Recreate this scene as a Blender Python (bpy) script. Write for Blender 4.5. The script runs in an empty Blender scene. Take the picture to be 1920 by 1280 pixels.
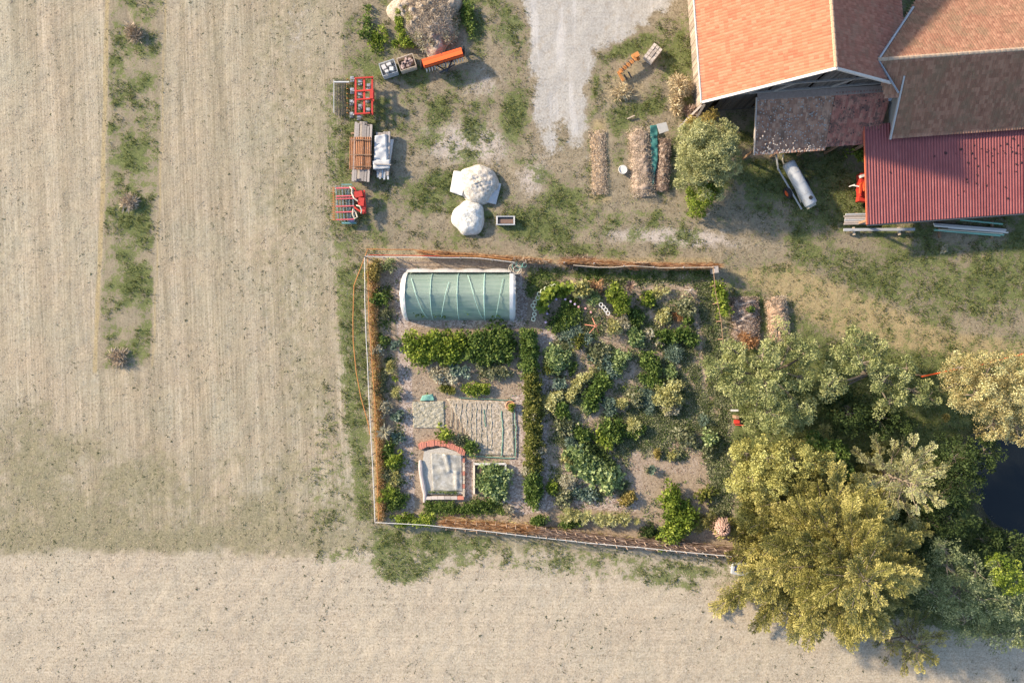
import bpy, math, random
import numpy as np
R = math.radians
rng = np.random.default_rng(7)
random.seed(7)
C = bpy.context.scene.collection
SC = bpy.context.scene

# ------------------------------------------------------------------ camera, sky, sun, exposure
H = 55.0                       # drone height in metres
cam = bpy.data.cameras.new('camera'); camo = bpy.data.objects.new('camera', cam); C.objects.link(camo)
camo.location = (0, 0, H); camo.rotation_euler = (0, 0, 0)
cam.sensor_width = 36; cam.lens = 36 * H / 76.8; cam.clip_end = 2000
SC.camera = camo
SUN_EL, SUN_DIR = 25.0, -25.0   # elevation; direction the shadows run (degrees from +x)
world = bpy.data.worlds.new('World'); SC.world = world; world.use_nodes = True
wn = world.node_tree; wn.nodes.clear()
sky = wn.nodes.new('ShaderNodeTexSky'); sky.sky_type = 'NISHITA'; sky.sun_disc = False
sky.sun_elevation = R(SUN_EL)
az = R(SUN_DIR + 180)           # where the sun stands, ccw from +x
sky.sun_rotation = math.pi/2 - az
bg = wn.nodes.new('ShaderNodeBackground'); bg.inputs[1].default_value = 0.15
wo = wn.nodes.new('ShaderNodeOutputWorld')
wn.links.new(sky.outputs[0], bg.inputs[0]); wn.links.new(bg.outputs[0], wo.inputs[0])
sl = bpy.data.lights.new('sun', 'SUN'); sl.energy = 4.5; sl.angle = R(3.0); sl.color = (1.0, 0.82, 0.60)
so = bpy.data.objects.new('sun', sl); C.objects.link(so)
so.rotation_euler = (R(90 - SUN_EL), 0, az + math.pi/2)
SC.view_settings.view_transform = 'Standard'; SC.view_settings.look = 'None'
SC.view_settings.exposure = 0.88; SC.view_settings.gamma = 1.0
SC.view_settings.use_curve_mapping = False
SC.cycles.max_bounces = 6; SC.cycles.transparent_max_bounces = 12

# ------------------------------------------------------------------ helpers
def W(px, py, h=0.0):
    """a place in the yard, measured off the survey photo at height h, in metres"""
    k = (H - h) / H / 25.0
    return np.array([(px - 960) * k, (640 - py) * k, h])

def tag(o, label=None, cat=None, group=None, kind=None):
    if label: o['label'] = label
    if cat: o['category'] = cat
    if group: o['group'] = group
    if kind: o['kind'] = kind
    return o

def empty(name, loc, rz=0.0, label=None, cat=None, group=None):
    o = bpy.data.objects.new(name, None); C.objects.link(o)
    o.location = loc; o.rotation_euler = (0, 0, rz); o.empty_display_size = .3
    return tag(o, label, cat, group)

def place(name, me, mat, parent=None, loc=None):
    o = bpy.data.objects.new(name, me); C.objects.link(o)
    if mat is not None and not me.materials: me.materials.append(mat)
    if parent is not None: o.parent = parent
    if loc is not None: o.location = loc
    return o

def mesh_np(name, V, F, k, attrs=None, smooth=False):
    """V (n,3); F (m,k) uniform polygons"""
    me = bpy.data.meshes.new(name)
    V = np.asarray(V, np.float32); F = np.asarray(F, np.int32)
    me.vertices.add(len(V)); me.vertices.foreach_set('co', V.ravel())
    me.loops.add(F.size); me.loops.foreach_set('vertex_index', F.ravel())
    me.polygons.add(len(F)); me.polygons.foreach_set('loop_start', np.arange(0, F.size, k, dtype=np.int32))
    if smooth: me.polygons.foreach_set('use_smooth', np.ones(len(F), bool))
    me.update(calc_edges=True)
    for an, dom, arr in (attrs or []):
        arr = np.asarray(arr, np.float32)
        if arr.ndim == 1:
            a = me.attributes.new(an, 'FLOAT', dom); a.data.foreach_set('value', arr)
        else:
            a = me.attributes.new(an, 'FLOAT_COLOR', dom); a.data.foreach_set('color', arr.ravel())
    return me

class MB:
    """collects boxes, bars, tubes, sheets; build() links them as one mesh object"""
    def __init__(s): s.v = []; s.f = []; s.r = []
    def add(s, vs, fs, rnd=None):
        b = len(s.v); s.v += [tuple(float(c) for c in p) for p in vs]
        rnd = random.random() if rnd is None else rnd
        for f in fs: s.f.append([i + b for i in f]); s.r.append(rnd)
        return s
    def box(s, c, size, rz=0.0, taper=1.0, rnd=None):
        x, y, z = c; a, b, h = size[0]/2, size[1]/2, size[2]
        co, si = math.cos(rz), math.sin(rz); vs = []
        for zz, t in ((0, 1), (h, taper)):
            for sx, sy in ((-1,-1),(1,-1),(1,1),(-1,1)):
                X, Y = sx*a*t, sy*b*t
                vs.append((x + X*co - Y*si, y + X*si + Y*co, z + zz))
        return s.add(vs, [(3,2,1,0),(4,5,6,7),(0,1,5,4),(1,2,6,5),(2,3,7,6),(3,0,4,7)], rnd)
    def bar(s, p0, p1, w, h=None, rnd=None):
        p0, p1 = np.array(p0, float), np.array(p1, float); h = h or w
        d = p1 - p0; L = np.linalg.norm(d) or 1e-6; d /= L
        up = np.array([0,0,1.0]) if abs(d[2]) < .9 else np.array([1.0,0,0])
        a = np.cross(d, up); a /= np.linalg.norm(a); b = np.cross(a, d)
        vs = []
        for p in (p0, p1):
            for sx, sy in ((-1,-1),(1,-1),(1,1),(-1,1)): vs.append(p + a*sx*w/2 + b*sy*h/2)
        return s.add(vs, [(0,1,2,3),(7,6,5,4),(0,4,5,1),(1,5,6,2),(2,6,7,3),(3,7,4,0)], rnd)
    def tube(s, pts, rad, n=6, cap=True, rnd=None):
        pts = [np.array(p, float) for p in pts]; m = len(pts)
        rad = [rad]*m if not hasattr(rad, '__len__') else rad
        vs = []; prev = None
        for i, p in enumerate(pts):
            d = pts[min(i+1, m-1)] - pts[max(i-1, 0)]; L = np.linalg.norm(d) or 1e-6; d = d/L
            up = np.array([0,0,1.0]) if abs(d[2]) < .95 else np.array([1.0,0,0])
            if prev is not None: up = prev
            a = np.cross(d, up); na = np.linalg.norm(a)
            if na < 1e-5: a = np.cross(d, np.array([0.3,1,0.2])); na = np.linalg.norm(a)
            a /= na; b = np.cross(a, d); prev = b
            for j in range(n):
                t = 2*math.pi*j/n; vs.append(p + (a*math.cos(t) + b*math.sin(t))*rad[i])
        fs = []
        for i in range(m-1):
            for j in range(n):
                k = (j+1) % n; fs.append((i*n+j, i*n+k, (i+1)*n+k, (i+1)*n+j))
        if cap: fs += [tuple(range(n))[::-1], tuple((m-1)*n + j for j in range(n))]
        return s.add(vs, fs, rnd)
    def ring(s, c, r, t, n=14, m=5, rnd=None, axis='z'):
        pts = []
        vs = []; fs = []
        for i in range(n):
            a = 2*math.pi*i/n
            for j in range(m):
                b = 2*math.pi*j/m
                q = (r + t*math.cos(b)); l = (q*math.cos(a), q*math.sin(a), t*math.sin(b))
                if axis == 'x': l = (l[2], l[0], l[1])
                if axis == 'y': l = (l[0], l[2], l[1])
                vs.append((c[0]+l[0], c[1]+l[1], c[2]+l[2]))
        for i in range(n):
            for j in range(m):
                i2, j2 = (i+1) % n, (j+1) % m
                fs.append((i*m+j, i2*m+j, i2*m+j2, i*m+j2))
        return s.add(vs, fs, rnd)
    def poly(s, pts, th=0.03, rnd=None):
        """a flat plate with thickness th straight down from its outline"""
        n = len(pts); vs = [tuple(p) for p in pts] + [(p[0], p[1], p[2]-th) for p in pts]
        return s.add(vs, [tuple(range(n)), tuple(range(2*n-1, n-1, -1))] +
                     [(i, i+n, (i+1) % n + n, (i+1) % n) for i in range(n)], rnd)
    def build(s, name, mat, parent=None, smooth=False, loc=None, bevel=0):
        me = bpy.data.meshes.new(name); me.from_pydata(s.v, [], s.f); me.update()
        a = me.attributes.new('rnd', 'FLOAT', 'FACE'); a.data.foreach_set('value', np.array(s.r, np.float32))
        if smooth: me.polygons.foreach_set('use_smooth', np.ones(len(me.polygons), bool))
        return place(name, me, mat, parent, loc)

def rotz(p, a):
    c, s = math.cos(a), math.sin(a); return np.array([p[0]*c - p[1]*s, p[0]*s + p[1]*c, p[2]])

# ------------------------------------------------------------------ materials
class NT:
    def __init__(s, name):
        s.m = bpy.data.materials.new(name); s.m.use_nodes = True; s.t = s.m.node_tree; s.t.nodes.clear()
        s.out = s.n('ShaderNodeOutputMaterial')
    def n(s, typ, **kw):
        o = s.t.nodes.new(typ)
        for k, v in kw.items():
            if k.startswith('i_'): o.inputs[int(k[2:])].default_value = v
            else: setattr(o, k, v)
        return o
    def l(s, a, b): s.t.links.new(a, b)
    def pos(s):
        return s.n('ShaderNodeTexCoord').outputs['Object']
    def mapping(s, vec, scale=(1,1,1), rot=(0,0,0)):
        o = s.n('ShaderNodeMapping'); o.inputs['Scale'].default_value = scale; o.inputs['Rotation'].default_value = rot
        s.l(vec, o.inputs[0]); return o.outputs[0]
    def noise(s, vec, scale, detail=4, rough=.6, out=0):
        o = s.n('ShaderNodeTexNoise'); o.inputs['Scale'].default_value = scale
        o.inputs['Detail'].default_value = detail; o.inputs['Roughness'].default_value = rough
        s.l(vec, o.inputs['Vector']); return o.outputs[out]
    def math(s, op, a, b=None, clamp=False):
        o = s.n('ShaderNodeMath', operation=op); o.use_clamp = clamp
        for i, x in enumerate((a, b)):
            if x is None: continue
            if isinstance(x, (int, float)): o.inputs[i].default_value = x
            else: s.l(x, o.inputs[i])
        return o.outputs[0]
    def ramp(s, fac, stops, interp='LINEAR'):
        o = s.n('ShaderNodeValToRGB'); cr = o.color_ramp; cr.interpolation = interp
        while len(cr.elements) < len(stops): cr.elements.new(.5)
        for e, (p, c) in zip(cr.elements, stops):
            e.position = p; e.color = (c, c, c, 1) if isinstance(c, (int, float)) else (*c, 1)
        s.l(fac, o.inputs[0]); return o.outputs[0]
    def mix(s, fac, a, b, mode='MIX'):
        o = s.n('ShaderNodeMix', data_type='RGBA', blend_type=mode)
        for i, x in ((0, fac), (6, a), (7, b)):
            if isinstance(x, (int, float)): o.inputs[i].default_value = x
            elif isinstance(x, tuple): o.inputs[i].default_value = (*x, 1)
            else: s.l(x, o.inputs[i])
        return o.outputs[2]
    def attr(s, name, out='Fac'):
        o = s.n('ShaderNodeAttribute'); o.attribute_name = name; return o.outputs[out]
    def smooth(s, v, lo, hi):
        o = s.n('ShaderNodeMapRange', interpolation_type='SMOOTHSTEP')
        o.inputs[1].default_value = lo; o.inputs[2].default_value = hi; s.l(v, o.inputs[0]); return o.outputs[0]
    def bump(s, h, strength=.5, dist=.05):
        o = s.n('ShaderNodeBump'); o.inputs['Strength'].default_value = strength; o.inputs['Distance'].default_value = dist
        s.l(h, o.inputs['Height']); return o.outputs[0]
    def finish(s, col, rough=.8, normal=None, metal=0., spec=.3):
        p = s.n('ShaderNodeBsdfPrincipled')
        if isinstance(col, tuple): p.inputs['Base Color'].default_value = (*col, 1)
        else: s.l(col, p.inputs['Base Color'])
        p.inputs['Roughness'].default_value = rough; p.inputs['Metallic'].default_value = metal
        p.inputs['Specular IOR Level'].default_value = spec
        if normal is not None: s.l(normal, p.inputs['Normal'])
        s.l(p.outputs[0], s.out.inputs[0]); s.p = p; return s.m

def solid(name, c, rough=.7, metal=0., var=.25, scale=6, wear=None, wscale=2., wlo=.55, bump=.2, spec=.3):
    """painted / wooden / metal surfaces: tone by piece (rnd), grain noise, patches of wear"""
    t = NT(name); p = t.pos()
    n = t.noise(p, scale, 5, .65)
    k = t.math('ADD', t.math('MULTIPLY', n, .7), t.math('MULTIPLY', t.attr('rnd'), .5))
    lo = tuple(x*(1-var) for x in c); hi = tuple(min(1, x*(1+var)) for x in c)
    col = t.ramp(k, [(.25, lo), (.85, hi)])
    if wear:
        w = t.smooth(t.noise(p, wscale, 6, .7), wlo, wlo+.12); col = t.mix(w, col, wear)
    return t.finish(col, rough, t.bump(n, bump, .02), metal, spec)

def leafmat(name, dark, mid, light, trans=.38, extra=None, gain=1.35):
    dark, mid, light = (tuple(min(.8, x*g_) for x in c_) for c_, g_ in ((dark, 1.0), (mid, gain*.95), (light, gain*1.1)))
    t = NT(name)
    r = t.attr('rnd'); n = t.noise(t.pos(), 1.3, 3, .6)
    k = t.math('ADD', t.math('MULTIPLY', r, .75), t.math('MULTIPLY', t.math('SUBTRACT', n, .35), .8))
    stops = [(.1, dark), (.45, mid), (.85, light)]
    if extra: stops.append((.97, extra))
    col = t.ramp(k, stops)
    p = t.n('ShaderNodeBsdfPrincipled'); t.l(col, p.inputs['Base Color'])
    p.inputs['Roughness'].default_value = .6; p.inputs['Specular IOR Level'].default_value = .25
    tr = t.n('ShaderNodeBsdfTranslucent'); t.l(col, tr.inputs[0])
    m = t.n('ShaderNodeMixShader'); m.inputs[0].default_value = trans
    t.l(p.outputs[0], m.inputs[1]); t.l(tr.outputs[0], m.inputs[2]); t.l(m.outputs[0], t.out.inputs[0])
    return t.m

L = {
 'apple':  leafmat('apple_leaves', (.07,.095,.035), (.25,.28,.11), (.47,.47,.23)),
 'pear':   leafmat('pear_leaves', (.10,.12,.045), (.30,.31,.14), (.50,.50,.28)),
 'tan':    leafmat('willow_tan_leaves', (.15,.13,.05), (.42,.35,.16), (.64,.55,.30)),
 'lime':   leafmat('lime_leaves', (.09,.10,.03), (.34,.32,.10), (.58,.54,.22)),
 'conifer':leafmat('conifer_needles', (.045,.05,.014), (.21,.20,.05), (.50,.44,.16), .2, gain=1.25),
 'silver': leafmat('silver_willow_leaves', (.16,.15,.07), (.42,.40,.17), (.64,.59,.31)),
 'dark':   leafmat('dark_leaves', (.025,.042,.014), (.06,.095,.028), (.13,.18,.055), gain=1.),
 'shade':  leafmat('grey_green_leaves', (.07,.09,.04), (.21,.25,.11), (.42,.44,.24)),
 'green':  leafmat('garden_green_leaves', (.03,.055,.012), (.09,.145,.03), (.23,.29,.08)),
 'bright': leafmat('bright_green_leaves', (.05,.09,.012), (.16,.22,.03), (.33,.37,.07)),
 'squash': leafmat('squash_leaves', (.05,.08,.03), (.18,.25,.09), (.42,.47,.23)),
 'bluegreen': leafmat('blue_green_leaves', (.05,.08,.055), (.14,.20,.145), (.28,.34,.27)),
 'paleyellow': leafmat('pale_yellow_leaves', (.16,.16,.05), (.38,.36,.14), (.60,.56,.30)),
 'pale':   leafmat('pale_dry_leaves', (.18,.17,.11), (.38,.35,.25), (.58,.53,.42)),
 'mixed':  leafmat('mixed_herb_leaves', (.05,.07,.03), (.16,.18,.09), (.36,.35,.22)),
 'golden': leafmat('golden_leaves', (.14,.11,.03), (.34,.27,.08), (.50,.42,.16), gain=1.1),
 'olive':  leafmat('olive_yellow_leaves', (.04,.06,.012), (.12,.14,.03), (.30,.28,.08)),
 'orange': leafmat('dry_orange_stems', (.26,.12,.05), (.48,.27,.13), (.66,.46,.28), gain=1.1),
 'brush':  leafmat('dead_brushwood', (.10,.06,.04), (.26,.17,.125), (.44,.34,.27), .0, gain=1.),
 'straw':  leafmat('straw_stalks', (.20,.15,.10), (.42,.33,.24), (.62,.52,.40), .1, gain=1.05),
 'drygrass': leafmat('dry_grass_blades', (.13,.115,.06), (.25,.22,.135), (.40,.35,.24), gain=1.),
 'goldstraw': leafmat('golden_stalks', (.30,.22,.12), (.58,.46,.28), (.78,.66,.46), .1, gain=1.),
 'grass':  leafmat('grass_blades', (.045,.07,.015), (.12,.15,.035), (.24,.24,.09), gain=1.),
 'weed':   leafmat('weed_leaves', (.06,.07,.03), (.10,.12,.05), (.18,.19,.09), gain=1.),
}

def leaves(P, D, N, Ln, Wd, rnd, name='foliage', fold=.25):
    """one folded leaf per row: P base, D tip direction, N face normal"""
    n = len(P)
    D = D / (np.linalg.norm(D, axis=1, keepdims=True) + 1e-9)
    S = np.cross(D, N); S /= (np.linalg.norm(S, axis=1, keepdims=True) + 1e-9)
    N = np.cross(S, D)
    Ln = np.broadcast_to(Ln, n)[:, None]; Wd = np.broadcast_to(Wd, n)[:, None]
    v = np.empty((n, 4, 3), np.float32)
    v[:, 0] = P; v[:, 1] = P + D*Ln*.5 + S*Wd*.5 + N*Wd*fold
    v[:, 2] = P + D*Ln; v[:, 3] = P + D*Ln*.5 - S*Wd*.5 + N*Wd*fold
    F = np.arange(n*4).reshape(n, 4)
    return mesh_np(name, v.reshape(-1, 3), F, 4, [('rnd', 'FACE', rnd)])

def unit(n):
    v = rng.normal(size=(n, 3)); return v / np.linalg.norm(v, axis=1, keepdims=True)

def clump_leaves(cent, rad, per, Ln, Wd, up=.5):
    """leaves round every clump centre, tips outward, faces outward and up"""
    m = len(cent); n = m*per
    c = np.repeat(cent, per, 0); r = np.repeat(np.broadcast_to(rad, m), per)[:, None]
    d = unit(n); d[:, 2] = np.abs(d[:, 2])*.9 + d[:, 2]*.1
    P = c + d*r*rng.uniform(.45, 1, (n, 1))
    T = d + unit(n)*.8; T[:, 2] -= .1
    N = d*.6 + unit(n)*.6; N[:, 2] += up
    cr = np.repeat(rng.uniform(0, 1, m), per)
    rnd = np.clip(.55*cr + .45*rng.uniform(0, 1, n), 0, 1)
    s = rng.uniform(.7, 1.3, n)
    return P, T, N, Ln*s, Wd*s, rnd

def path_points(path, n):
    """n points along a polyline of (x, y) metres"""
    p = np.array(path, float)
    if len(p) == 1: return np.repeat(p, n, 0)
    seg = np.linalg.norm(np.diff(p, axis=0), axis=1); cum = np.concatenate([[0], np.cumsum(seg)])
    t = rng.uniform(0, cum[-1], n); i = np.clip(np.searchsorted(cum, t) - 1, 0, len(seg)-1)
    f = ((t - cum[i]) / np.maximum(seg[i], 1e-6))[:, None]
    return p[i]*(1-f) + p[i+1]*f

def plant(name, label, cat, pts, r, h, pal, style='bush', dens=1.0, leaf=None, group=None, z0=0.0):
    """one plant or one planted row: pts pixels on the survey, r radius in px, h metres"""
    base = W(*pts[0]); o = base[:2]
    path = [W(*p)[:2] - o for p in pts]
    rm = r/25.0
    length = sum(np.linalg.norm(np.array(path[i+1])-np.array(path[i])) for i in range(len(path)-1))
    area = math.pi*rm*rm + length*2*rm
    if style in ('bush', 'squash', 'leafy', 'feather'):
        lf = leaf or {'bush': (.17,.10), 'squash': (.27,.25), 'leafy': (.24,.14), 'feather': (.22,.05)}[style]
        cr = {'bush': .2, 'squash': .26, 'leafy': .24, 'feather': .2}[style]
        cr = min(cr, rm*.6)
        m = max(5, int(area/(cr*cr*1.6)*dens)); per = {'bush': 26, 'squash': 12, 'leafy': 16, 'feather': 40}[style]
        q = path_points(path, m); a = rng.uniform(0, 2*math.pi, m); rr = np.sqrt(rng.uniform(0, 1, m))
        edge = 1 + .18*np.sin(a*3 + rng.uniform(0, 6)) + .2*np.sin(a*5 + rng.uniform(0, 6)) + rng.normal(0, .13, m)
        q = q + np.stack([np.cos(a), np.sin(a)], 1)*(rr*rm*.85*edge)[:, None]
        z = h*np.sqrt(np.clip(1 - (rr*.92)**2, 0, 1))*rng.uniform(.55, 1.0, m)
        c = np.column_stack([q, np.maximum(z - cr*.5, .05)])
        A = clump_leaves(c, cr*rng.uniform(.7, 1.25, m), per, *lf, up=.9 if style == 'squash' else .5)
        me = leaves(*A, name=name)
    elif style in ('spiky', 'cabbage'):
        cnt = max(1, int(area/.28*dens)) if len(pts) > 1 or style == 'cabbage' else 1
        P = []; T = []; N = []; LL = []; WW = []; RR = []
        for i in range(cnt):
            q = path_points(path, 1)[0]
            if cnt > 1:
                a = random.uniform(0, 6.28); d = rm*math.sqrt(random.random())*.75; q = q + np.array([math.cos(a), math.sin(a)])*d
            rr = rm if cnt == 1 else .32
            k = 46 if style == 'spiky' else 16
            if cnt == 1 and style == 'spiky': k = 90
            a = rng.uniform(0, 2*math.pi, k); e = rng.uniform(.05, 1.25, k)
            D = np.column_stack([np.cos(a)*np.cos(e), np.sin(a)*np.cos(e), np.sin(e)])
            zb = h*rng.uniform(.35, .75, k)
            P.append(np.column_stack([np.repeat(q[None], k, 0) + D[:, :2]*rr*.12, zb])); T.append(D)
            N.append(np.column_stack([-D[:, 0]*.5, -D[:, 1]*.5, np.ones(k)]))
            ll = rr*rng.uniform(.75, 1.15, k); LL.append(ll)
            WW.append(ll*(.14 if style == 'spiky' else .6)); RR.append(rng.uniform(0, 1, k)*.6 + random.random()*.4)
        me = leaves(np.concatenate(P), np.concatenate(T), np.concatenate(N), np.concatenate(LL), np.concatenate(WW), np.concatenate(RR), name=name)
    ob = place(name, me, L[pal], None, (o[0], o[1], z0))
    return tag(ob, label, cat, group)

M = {}
M['wood_grey'] = solid('weathered_grey_wood', (.36,.32,.29), .85, var=.35, scale=9)
M['wood_brown'] = solid('brown_wood', (.26,.17,.11), .85, var=.35, scale=9)
M['wood_dark'] = solid('dark_barn_boards', (.085,.075,.07), .9, var=.45, scale=5)  # dark tone also carries the shade on the barn gable
M['stakewood'] = solid('stake_wood', (.40,.29,.22), .8, var=.3)
M['wood_pale'] = solid('pale_wood', (.52,.43,.33), .8, var=.25, scale=8)
M['rust'] = solid('rusty_sheet_metal', (.34,.16,.08), .8, var=.35, scale=5, wear=(.42,.27,.2), wscale=3)
M['red'] = solid('red_implement_paint', (.52,.045,.03), .45, var=.2, wear=(.30,.07,.04), wscale=6, wlo=.62, spec=.5)
M['orange'] = solid('orange_machine_paint', (.66,.10,.025), .45, var=.15, wear=(.45,.12,.05), wscale=5, wlo=.64, spec=.5)
M['orangewood'] = solid('orange_rusted_steel', (.48,.21,.07), .6, var=.25, wear=(.45,.22,.08))
M['steel'] = solid('bare_steel', (.42,.43,.44), .4, .5, var=.3)
M['dark_steel'] = solid('dark_steel', (.07,.075,.085), .5, .3, var=.35)
M['galv'] = solid('galvanised_steel', (.46,.48,.50), .55, .15, var=.15, scale=3, wear=(.36,.37,.38), wscale=2.5)
M['white'] = solid('white_paint', (.62,.60,.57), .6, var=.08)
M['whitefilm'] = solid('white_plastic_film', (.58,.58,.58), .35, var=.1, scale=4, spec=.5, bump=.5)
M['rubber'] = solid('black_rubber', (.03,.03,.032), .8, var=.3)
M['stone'] = solid('pale_stone', (.48,.42,.37), .9, var=.3, scale=7, wear=(.30,.26,.23), wscale=4)
M['brick'] = solid('brick_red', (.50,.20,.14), .9, var=.3, scale=8)
M['purlin'] = solid('fascia_metal', (.42,.41,.40), .5, var=.1)
M['teal'] = solid('teal_tarpaulin', (.05,.20,.19), .6, var=.3)
M['blue'] = solid('blue_paint', (.05,.07,.16), .5, var=.3)
M['tine_blue'] = solid('blue_grey_tines', (.20,.29,.34), .5, .2, var=.35)
M['pink_red'] = solid('faded_red_frame', (.62,.12,.14), .5, var=.2)
M['cream'] = solid('cream_hose', (.66,.58,.45), .6, var=.15)
M['greenpipe'] = solid('green_pipe', (.20,.42,.34), .5, var=.15)
M['bark'] = solid('tree_bark', (.22,.18,.14), .95, var=.4, scale=12, bump=.6)
M['log'] = solid('bleached_log', (.40,.35,.33), .9, var=.35, scale=8, bump=.6)
M['concrete'] = solid('concrete_slab', (.42,.42,.41), .9, var=.15)
M['terracotta'] = solid('terracotta_pot', (.55,.28,.15), .8, var=.2)
M['yellow_flower'] = solid('yellow_petals', (.75,.50,.05), .7)
M['pink_flower'] = solid('pink_petals', (.70,.36,.34), .7)
M['lilac'] = solid('lilac_petals', (.48,.38,.55), .7)
M['soil'] = solid('dark_soil', (.16,.12,.09), .95, var=.35, scale=9, bump=.8)
M['wall_plaster'] = solid('grey_plaster', (.30,.29,.27), .9, var=.2)
# ------------------------------------------------------------------ ground: masks on a grid
def grid_axis(lo, hi, step, far):
    a = np.arange(lo, hi + step/2, step); g = []; s = step; x = 0
    while x < far: s *= 1.5; x += s; g.append(x)
    g = np.array(g); return np.concatenate([lo - g[::-1], a, hi + g])
gx = grid_axis(-42, 42, .2, 160); gy = grid_axis(-29, 29, .2, 160)
GX, GY = np.meshgrid(gx, gy); PX = GX*25 + 960; PY = 640 - GY*25

def sd_poly(pts, X=None, Y=None):
    """signed distance in px to a polygon, positive inside"""
    X = PX if X is None else X; Y = PY if Y is None else Y
    d = np.full(X.shape, 1e9); ins = np.zeros(X.shape, bool); n = len(pts)
    for i in range(n):
        x0, y0 = pts[i]; x1, y1 = pts[(i+1) % n]; ex, ey = x1-x0, y1-y0
        wx, wy = X-x0, Y-y0; t = np.clip((wx*ex + wy*ey)/(ex*ex+ey*ey+1e-9), 0, 1)
        d = np.minimum(d, np.hypot(wx-ex*t, wy-ey*t))
        c = ((y0 > Y) != (y1 > Y)) & (X < (x1-x0)*(Y-y0)/((y1-y0) + 1e-12) + x0); ins ^= c
    return np.where(ins, d, -d)
def sstep(v, lo, hi):
    t = np.clip((v-lo)/(hi-lo), 0, 1); return t*t*(3-2*t)
def pm(pts, soft=10): return sstep(sd_poly(pts), -soft, soft)
def blob(x, y, rx, ry=None, a=0):
    ry = ry or rx; c, s = math.cos(R(a)), math.sin(R(a)); dx, dy = PX-x, PY-y
    return np.exp(-(((dx*c+dy*s)/rx)**2 + ((-dx*s+dy*c)/ry)**2))
def vnoise(scale, seed, octaves=4):
    r = np.random.default_rng(seed); out = np.zeros(PX.shape); amp = 1; tot = 0
    for o in range(octaves):
        n = 96; g = r.random((n, n)); s = scale/2**o
        u = np.mod(PX/s, n); v = np.mod(PY/s, n); i = u.astype(int); j = v.astype(int)
        fu = u-i; fv = v-j; fu = fu*fu*(3-2*fu); fv = fv*fv*(3-2*fv)
        i %= n; j %= n; i1 = (i+1) % n; j1 = (j+1) % n
        out += amp*((g[j, i]*(1-fu)+g[j, i1]*fu)*(1-fv) + (g[j1, i]*(1-fu)+g[j1, i1]*fu)*fv); tot += amp; amp *= .55
    return out/tot
n1 = vnoise(160, 1); n2 = vnoise(60, 2); n3 = vnoise(30, 3)

strip = [(211,-300),(315,-300),(300,300),(284,688),(180,694),(196,350)]
garden = [(690,485),(1040,490),(1340,500),(1358,640),(1372,1000),(1385,1035),(705,980)]
yard = [(620,-300),(640,200),(625,420),(640,520),(690,480),(1345,500),(1400,1080),(2600,1250),(2600,-300)]
G = np.zeros(PX.shape)
mx = lambda a, b: np.maximum(a, b)
G = mx(G, pm(strip, 7)*(.54 + .7*(n3-.5) + .5*(n2-.5)))
n4 = vnoise(34, 41, 4); n5 = vnoise(75, 42, 4)
G = mx(G, pm(yard, 25)*(.46 + 1.1*(n5-.5) + .9*(n4-.5)))
G = mx(G, pm([(600,150),(650,130),(680,240),(690,480),(620,520),(600,400)], 22)*.55)
G = mx(G, pm([(622,500),(690,480),(703,985),(665,980),(640,800)], 20)*(.72 + .2*(n2-.5)))
G = mx(G, pm([(690,985),(700,980),(860,990),(840,1060),(760,1105),(690,1075)], 26)*(.78 + .8*(n3-.5)))
G = mx(G, pm([(560,1040),(700,1000),(690,1070),(600,1060)], 20)*(.5+.5*(n3-.5)))
G = mx(G, pm([(820,990),(1400,1045),(1440,1120),(1240,1110),(1000,1080),(820,1085)], 24)*(.52 + .6*(n3-.5) + .3*(n2-.5)))
G = mx(G, blob(1290,1070,90,28,8)*.75)
G = mx(G, pm([(1350,290),(1640,290),(1640,440),(1400,420)], 30)*(.66 + .8*(n4-.5)))
G = mx(G, pm([(600,700),(690,800),(700,990),(560,1045),(560,880)], 40)*.45)
for b in ((965,215,38,90,8,.85),(1000,420,90,48,0,.9),(1080,470,80,26,5,.75),(895,60,24,60,0,.8),(860,150,60,30,0,.62),(930,20,40,40,0,.5),
          (700,60,60,70,0,.5),(655,120,30,70,0,.55),(775,180,60,40,0,.55),(640,300,20,120,0,.7),(860,200,60,40,0,.5),
          (1190,85,90,28,-18,.85),(1270,110,45,70,0,.85),(1280,190,30,40,0,.7),(1115,150,16,70,0,.7),(1110,290,14,80,0,.8),(1160,290,22,60,0,.6),
          (1210,400,60,18,0,.5),(1450,340,90,60,0,.85),(1580,360,90,80,0,.85),(740,300,30,60,0,.35),(810,360,26,28,0,.55)):
    G = mx(G, blob(*b[:5])*b[5])
G = mx(G, pm([(1345,470),(1700,440),(2600,420),(2600,700),(1700,700),(1330,640)], 40)*(.60 + .5*(n5-.5) + .4*(n4-.5)))  # east lawn grass; its green also stands in for barn and tree shade
G = mx(G, pm([(1480,610),(1640,580),(1800,620),(2600,600),(2600,800),(1480,800)], 30)*.70)
G = mx(G, pm([(1360,640),(2600,640),(2600,1215),(1820,1200),(1380,1080)], 25)*.85)
inside = pm(garden, 3)
G = G*(1-inside)
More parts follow.
